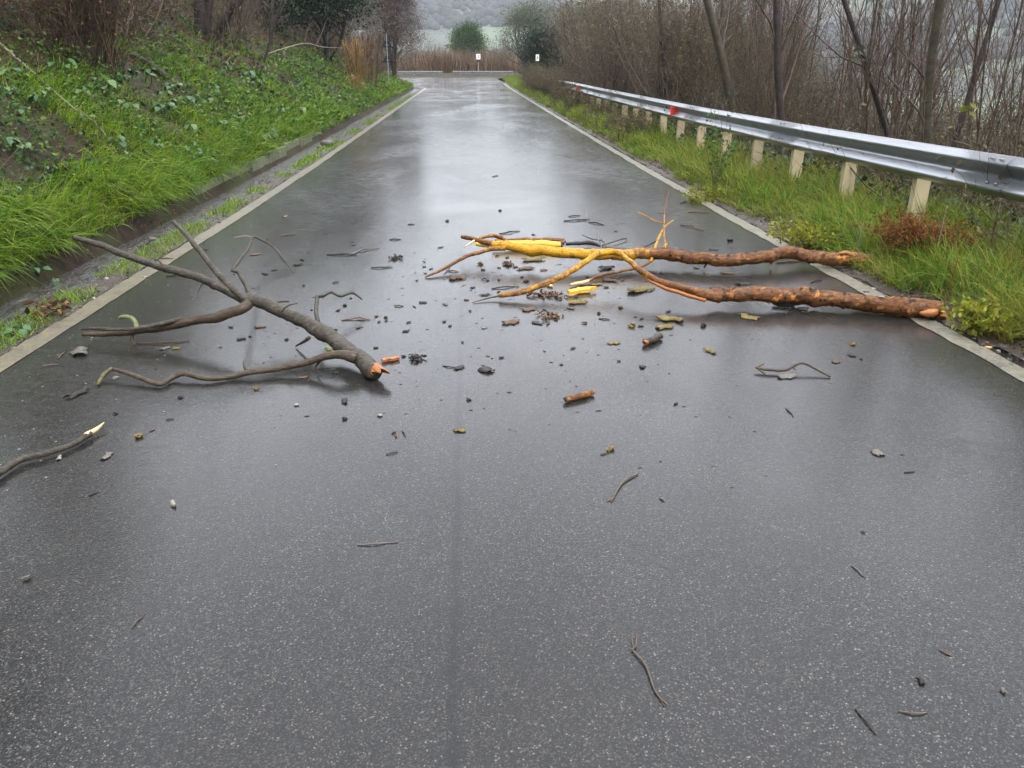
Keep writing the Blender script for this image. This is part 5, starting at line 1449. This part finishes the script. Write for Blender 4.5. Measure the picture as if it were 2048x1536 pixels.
DEB = [
 ('bark','brown',1023,646,32,6,'flat yellowish brown bark flake left of the largest crumb heap'), ('cluster','litter',1100,634,40,10,'largest brown crumb heap on the road before the logs'),
 ('bark','dark',1074,647,20,-18,'dark bark flake touching the largest crumb heap on its left'), ('lump','brown',1170,647,11,0,'round brown bark lump right of the largest crumb heap'),
 ('lump','lich',1263,653,17,0,'bright yellow lichen lump left of the orange ended block'), ('bark','dark',1281,653,10,0,'small dark flake beside the bright yellow lichen lump'),
 ('bark','lich',1338,640,46,-6,'long lichened bark plate behind the orange ended block'), ('bark','lich',1328,656,30,10,'short lichened bark plate right above the orange ended block'),
 ('bark','lich',1228,687,22,4,'curled yellow lichen plate left of the orange ended block'), ('bark','dark',1284,735,11,60,'tiny curled dark bark shred below the orange ended block'),
 ('lump','brown',1122,730,9,0,'small brown crumb above the reddish broken piece'), ('twig','dark',897,734,24,-8,'short dark twig left of the two dark bits in mid lane'),
 ('bark','dark',919,736,20,14,'dark bark bit at the right end of a short dark twig'), ('bark','dark',973,741,25,-38,'dark bark curl right of mid lane twig'),
 ('lump','dark',938,801,10,0,'black crumb alone above the yellow chip in mid lane'), ('bark','lich',920,862,21,6,'flat yellow lichen chip alone in the middle of the lane'),
 ('lump','lich',1219,900,18,0,'pale yellow lichen lump above the forked bare twig'), ('twig','dark',1208,909,14,12,'tiny dark twig stuck to the pale yellow lichen lump'),
 ('pebble','pale',967,657,8,0,'pale round pebble in mid lane'), ('lump','dark',1198,628,9,0,'small black lump right of the largest crumb heap'), ('lump','brown',1241,616,11,0,'brown lump under the bend of the near log arm'),
 ('twig','dark',1209,639,23,-4,'straight short dark twig right of the largest crumb heap'), ('bark','lich',1068,521,36,2,'mossy bark plate lying under the yellow log'),
 ('cluster','brown',1016,530,18,60,'upright splinter tuft under the yellow fork'), ('bark','brown',1051,538,30,4,'brown bark plate below the mossy one under the yellow log'), ('bark','brown',1087,541,12,0,'small brown flake under the yellow log'),
 ('lump','lich',960,529,14,0,'olive crumb left of the splinter tuft'), ('twig','brown',905,543,26,-4,'brown twig under the lower fork of the far log'), ('bark','brown',913,558,29,8,'brown bark curl right of the fork tip'),
 ('lump','dark',1052,564,12,0,'larger black lump below the yellow log'), ('lump','dark',1044,555,7,0,'smaller black lump below the yellow log'), ('lump','dark',975,562,8,0,'small dark lump right of the brown bark curl'), ('lump','dark',997,561,6,0,'tiny dark lump above the black twig'),
 ('twig','dark',1011,576,56,5,'long black twig behind the near arm tip'), ('bark','dark',971,590,17,10,'dark bark loop left of the near arm tip'), ('cluster','litter',1075,590,46,4,'reddish crumb streak under the near arm'), ('cluster','litter',1108,592,34,0,'reddish crumbs at the right of the crumb streak under the near arm'),
 ('twig','dark',846,606,15,6,'short dark flake left of the near arm twig'), ('chip','wood',1099,573,16,-32,'pale wood chip under the near arm'), ('chip','yellow',1159,587,40,12,'yellow wood sliver below the pale cut end'), ('bark','lich',1193,570,20,6,'yellow chip right of the pale cut end'),
 ('bark','lich',1155,606,38,2,'flat yellow lichened plate below the yellow sliver'), ('bark','lich',1279,582,41,18,'lichened bark plate under the near log arm'), ('bark','brown',1219,562,25,-6,'reddish bark curl beneath the thin branch'), ('bark','dark',1213,538,27,6,'dark curled flake beneath the thin branch'),
 ('bark','dark',1303,545,20,-8,'dark flake right of the thin branch'), ('lump','dark',1321,548,9,0,'dark lump right of the thin branch'), ('bark','brown',1057,620,24,8,'reddish flake above the largest crumb heap'), ('bark','brown',1141,618,14,-8,'small olive flake below the yellow lichened plate'),
 ('twig','dark',1019,466,42,8,'dark twig behind the fork of the far log'), ('lump','dark',1000,422,8,0,'dark crumb far behind the yellow log'), ('twig','dark',1149,433,23,6,'upper one of two dark twigs behind the bent twig'), ('twig','dark',1154,441,52,4,'longer dark twig behind the bent twig'),
 ('twig','dark',1192,448,32,-10,'dark twig right of the longer dark twig behind the bent twig'), ('twig','brown',1384,457,48,-14,'brown forked twig behind the far log near the upright twigs'), ('twig','brown',1397,426,42,-2,'brown twig near the right line far behind the logs'), ('twig','dark',1368,406,15,14,'small dark twig near the right line left of a brown twig'),
 ('twig','dark',822,450,13,0,'tiny dark twig far in mid lane'), ('lump','dark',895,443,9,0,'dark crumb far in mid lane'), ('twig','dark',991,353,13,10,'farthest dark twig in mid lane'), ('bark','lich',1499,636,36,-12,'long yellow lichened bark plate before the near log'), 
 ('lump','dark',1407,653,14,0,'dark bark lump before the near log'), ('bark','lich',1420,704,23,-24,'yellow lichen curl before the dark arched twig'), ('bark','dark',1358,643,16,0,'black flake right of the long lichened plate'), ('lump','lich',1706,690,13,0,'yellow brown lump near the right line'),
 ('bark','dark',1704,712,15,-20,'dark bark bit below the yellow brown lump'), ('lump','dark',1722,720,7,0,'small dark lump near the right line'), ('bark','brown',1672,725,15,0,'square brown bark bit right of the arched twig'), ('bark','grey',1574,754,32,6,'grey bark plate under the arched twig'),
 ('bark','dark',1568,615,28,2,'black bark flake under the near log'), ('bark','dark',1605,619,21,0,'thin black flake under the near log right of the other'), ('bark','brown',1454,547,23,-2,'brown flake between the two logs'), ('bark','dark',1486,569,21,4,'dark flake between the two logs'),
 ('twig','dark',1633,564,21,12,'thin dark twig between the two logs'), ('lump','dark',1460,483,14,0,'black star shaped bit behind the far log'), ('bark','dark',1428,500,16,0,'dark flake right behind the far log'), ('twig','brown',1578,525,50,4,'brown twig under the arch of the far log'),
 ('twig','brown',1500,433,58,-6,'reddish brown twig lying across the right line'), ('bark','dark',1732,585,11,0,'dark crumb on the right line'), ('twig','grey',728,505,60,13,'straight grey stick with dark ends in the left lane'), ('twig','dark',683,511,60,-1,'hair thin dark twig left of the straight grey stick'),
 ('cluster','dark',792,518,26,-14,'black shredded bark heap in the left lane'), ('twig','dark',764,536,42,2,'dark forked twig below the black shredded heap'), ('twig','dark',790,480,23,2,'dark twig above the black shredded heap'), ('twig','tan',577,471,31,8,'thin brown twig far in the left lane'),
 ('twig','dark',672,566,13,10,'tiny dark twig behind the grey branch'), ('bark','dark',596,530,14,20,'dark curled flake behind the grey branch'), ('bark','tan',571,434,14,24,'pale bark shred far in the left lane'), ('bark','brown',510,510,20,8,'brown bark shred behind the grey branch'),
 ('bark','dark',530,549,11,-12,'dark crumb behind the grey branch'), ('lump','dark',690,612,9,0,'black lump inside the bent side branch'), ('twig','brown',712,641,58,1,'dark stick below the bent side branch tip'), ('chip','orange',780,722,34,9,'bright orange wood chip beside the broken branch end'),
 ('cluster','dark',834,719,26,6,'dark bark shred right of the orange chip'), ('lump','dark',807,714,10,0,'dark bark lump right of the orange chip'), ('twig','dark',798,613,19,0,'dark flat twig in mid lane'), ('bark','dark',846,606,15,0,'dark block in mid lane'),
 ('lump','dark',771,636,9,0,'dark crumb in mid lane'), ('bark','dark',812,663,13,14,'dark folded flake in mid lane'), ('bark','dark',717,657,10,8,'dark crumb below the dark stick'), ('twig','dark',646,739,26,6,'dark twig under the front arm of the grey branch'),
 ('bark','dark',673,747,12,6,'dark flake under the front arm of the grey branch'), ('bark','brown',606,756,20,8,'reddish bark curl before the grey branch'), ('bark','brown',521,655,20,6,'brown bark flake under the grey branch'), ('bark','dark',483,679,16,12,'black double flake under the grey branch'),
 ('lump','dark',573,680,9,0,'black crumb under the grey branch'), ('lump','lich',513,779,12,0,'small yellow lichen crumb before the front arm'), ('bark','grey',160,706,30,72,'curved grey brown bark piece at the left'), ('twig','tan',99,732,32,8,'pale tan twig at the far left'),
 ('twig','tan',123,711,18,45,'short tan twig left of the curved bark piece'), ('bark','grey',331,697,22,14,'pale grey green flake before the lower arm'), ('bark','lich',353,698,15,4,'yellow brown flake beside the pale grey green one'), ('bark','dark',154,789,34,28,'dark shredded bark at the left'),
 ('lump','dark',360,796,12,0,'dark lump left in front of the front arm'), ('lump','pale',232,757,11,0,'pale bit right of the front arm tip'), ('twig','dark',362,551,60,6,'thin dark twig under the long upper arm'), ('twig','brown',432,566,26,14,'small brown twig under the upper arms'),
 ('twig','brown',328,519,38,2,'brown stick lying on the left line'), ('lump','pale',441,694,9,0,'pale crumb under the grey branch'), ('twig','brown',326,686,106,3,'long brown rod lying below the lower arm'), ('lump','lich',277,875,17,0,'yellow lichen crumb near the torn stick'),
 ('bark','grey',212,914,20,50,'grey green bark curl right of the torn stick'), ('bark','pale',119,917,12,70,'pale chip against the torn stick'), ('lump','dark',231,828,10,0,'small black crumb above the torn stick'), ('twig','dark',340,840,16,8,'small dark twig left of mid lane'),
 ('bark','dark',689,804,18,-70,'black bark shred above the black crumb left of centre'), ('lump','dark',689,839,13,0,'black crumb left of centre'), ('pebble','pale',593,811,10,0,'pale pebble before the front arm'), ('pebble','pale',760,832,11,0,'white oval pebble above the brown curled leaf'),
 ('leaf','litter',789,871,24,0,'brown curled leaf in the left lane'), ('twig','dark',808,869,14,-60,'dark thin curl beside the brown curled leaf'), ('twig','dark',784,907,24,14,'thin dark twig below the brown curled leaf'), ('twig','dark',188,989,22,20,'small dark twig at the left'),
 ('chip','pale',347,1011,15,-62,'pale flat chip left in the foreground'), ('twig','brown',305,862,12,20,'tiny brown twig near the yellow lichen crumb'), ('chip','grey',54,1159,18,20,'pale grey scrap at the far left foreground'), ('twig','dark',1579,826,22,-50,'small thin twig right of the reddish broken piece'),
 ('bark','grey',1757,907,19,-45,'small pale bark curl at the right'), ('twig','dark',1819,945,20,4,'small dark twig at the right'), ('twig','dark',1324,1001,12,-30,'tiny dark twig right of the forked bare twig'), ('twig','brown',1890,1307,27,-28,'thin brown twig at the right foreground'),
 ('bark','dark',1841,1364,18,-50,'dark bark shred at the right foreground'), ('bark','grey',2006,1384,12,-40,'small grey flake at the right edge foreground'), ('twig','grey',1717,1144,36,-40,'pale grey twig with dark tip at the right'), ('twig','tan',1826,1425,58,-2,'pale tan twig in the right foreground'),
 ('twig','dark',1731,1445,66,-50,'straight dark stick in the right foreground'), ('twig','grey',755,1088,82,4,'curved grey twig alone in the centre foreground'), ('twig','tan',276,1245,36,46,'tan splinter in the left foreground'), ('twig','dark',1726,1066,10,-20,'tiny dark speck of twig at the right'),
 ('bark','orange',1985,687,22,6,'orange brown wood bit beside the right line'), ('chip','wood',1976,697,13,-4,'pale wood bit below the orange brown one'), ('pebble','pale',290,556,8,0,'pale pebble on the left line'), ('pebble','grey',967,540,7,0,'grey pebble under the far log'),
]
for q in DEB: debris(*q)
wood_thing('twig', 'forked bare twig with a curved stem in mid foreground', 'twig', at(1245, 975, 0), [
    ('stem', [(1275, 947, .006), (1250, 960, .008), (1236, 978, .006), (1226, 995, .005), (1213, 1002, .004)], [.0045, .004, .0036, .003, .0018], D_TAN, 7, None, None, 2), ('shoot', [(1230, 990, .006), (1222, 1004, .003)], [.003, .002], D_TAN, 5), ('shoot', [(1228, 990, .006), (1218, 992, .008)], [.003, .0015], D_TAN, 5)])
wood_thing('twig', 'long wiry twig with forked tips in the centre right foreground', 'twig', at(1295, 1340, 0), [
    ('stem', [(1272, 1264, .008), (1272, 1290, .006), (1266, 1300, .006), (1288, 1325, .007), (1300, 1355, .006), (1312, 1385, .005), (1334, 1408, .003)], [.0018, .0024, .0027, .0028, .0027, .0023, .0015], D_TAN, 7, None, None, 4),
    ('shoot', [(1268, 1297, .006), (1264, 1280, .008), (1267, 1262, .008)], [.002, .0015, .001], D_TAN, 5), ('shoot', [(1310, 1380, .005), (1322, 1400, .003), (1328, 1412, .002)], [.002, .0018, .001], D_BROWN, 5), ('shoot', [(1266, 1300, .006), (1261, 1296, .009)], [.002, .001], D_TAN, 5)])
wood_thing('broken_piece', 'thick reddish broken branch piece alone in the right lane', 'wood piece', at(1159, 800, 0), [
    ('bark', [(1131, 799, .017), (1150, 794, .018), (1172, 788, .018), (1187, 784, .018)], [.014, .016, .016, .013], B_LOG, 12, [.1, .1, .45, .4], [.1, .2, .15], 3)],
    [('broken_end', (1131, 799, .017), (1150, 794, .018), .014, D_DARK, .6), ('broken_end', (1187, 784, .018), (1172, 788, .018), .012, W_ORANGE, .5)])
wood_thing('broken_piece', 'short grey broken block with a bright orange end', 'wood piece', at(1305, 685, 0), [
    ('bark', [(1290, 685, .020), (1305, 679, .021), (1322, 671, .022)], [.021, .021, .018], B_GREY, 12, [.2], None, 2)],
    [('broken_end', (1290, 685, .020), (1305, 679, .021), .0205, W_ORANGE, .6)])
wood_thing('leaf_clump', 'reddish brown dead leaf clump between the left line and the ditch', 'leaves', at(105, 632, 0), [
    ('twig', [(80, 640, .02), (100, 625, .04), (118, 618, .03)], [.006, .006, .003], TWIGRED, 6)])
c_ = at(104, 628, .03)
link('leaves', mesh('leaves', *leafquads(rng.normal(0, 1, (60, 3)) * [.06, .10, .03] + [0, 0, .045], .07, .0, None, .5), LITTER, False), bpy.data.objects['leaf_clump'])
debris('pebble', 'grey', 305, 481, 15, 0, 'pale stone sticking out of the ditch water')
debris('pebble', 'grey', 655, 292, 26, 0, 'pale wet stone in the ditch water further on')
# mossy concrete edge blocks of the ditch
dw = thing('ditch_wall', (-3.47, 14, 0), 'mossy concrete edging blocks half buried at the foot of the bank', 'edging')
for k, (y0, y1) in enumerate([(10.2, 11.4), (11.44, 12.9), (12.94, 14.1), (14.14, 15.5), (15.54, 16.9), (16.94, 18.2), (18.24, 19.6)]):
    xw = XL - .2 - .585
    part('block', box((xw + random.uniform(-.015, .02), (y0 + y1) / 2, float(zr(y0)) + .02 + random.uniform(-.02, .02)), (.10, y1 - y0, .36)), MOSSY, dw, False)
# small dark crumbs scattered round the logs: alike, one by one
GC, LC = 'small dark bark crumbs strewn over the road', 'small dark bark crumb lying on the wet road around the fallen wood'
for i in range(85):
    u = random.gauss(1000, 330); v = 500 + abs(random.gauss(0, 130)) + random.uniform(-60, 40)
    if not (330 < u < 1700) or v > 960: continue
    debris(random.choice(['bark', 'bark', 'twig', 'bark']), random.choice(['dark', 'dark', 'dark', 'brown']), u, v, random.uniform(4.5, 9), random.uniform(-25, 25), LC, GC)
# finer crumbs nobody could count
gs = []
for i in range(420):
    u = random.gauss(980, 420); v = 470 + abs(random.gauss(0, 190))
    if v > 1350 or not (60 < u < 1950): continue
    c = dp(u, v)
    if not (XL < c[0] < XR): continue
    rr = random.uniform(.0022, .006)
    gs.append(blob(c + [0, 0, rr * .3], (rr * random.uniform(.9, 2.6), rr * random.uniform(.5, 1.2), rr * .4), i, .8, 1))
tag(solo('bark_crumbs', join(*gs), D_DARK, False), 'fine dark bark crumbs sprinkled over the wet road', 'crumbs', kind='stuff')
gs = []
for i in range(300):
    y = 2.6 * (26 / 2.6) ** random.random(); x = XL + .1 + abs(random.gauss(0, .8))
    if x > 2: continue
    rr = random.uniform(.002, .0055)
    gs.append(blob((x, y, float(zr(y)) + rr * .4), (rr * random.uniform(.8, 1.8), rr, rr * .5), i, .4, 1))
tag(solo('pale_grit', join(*gs), D_PALE, False), 'pale grit and wood dust on the left lane', 'grit', kind='stuff')
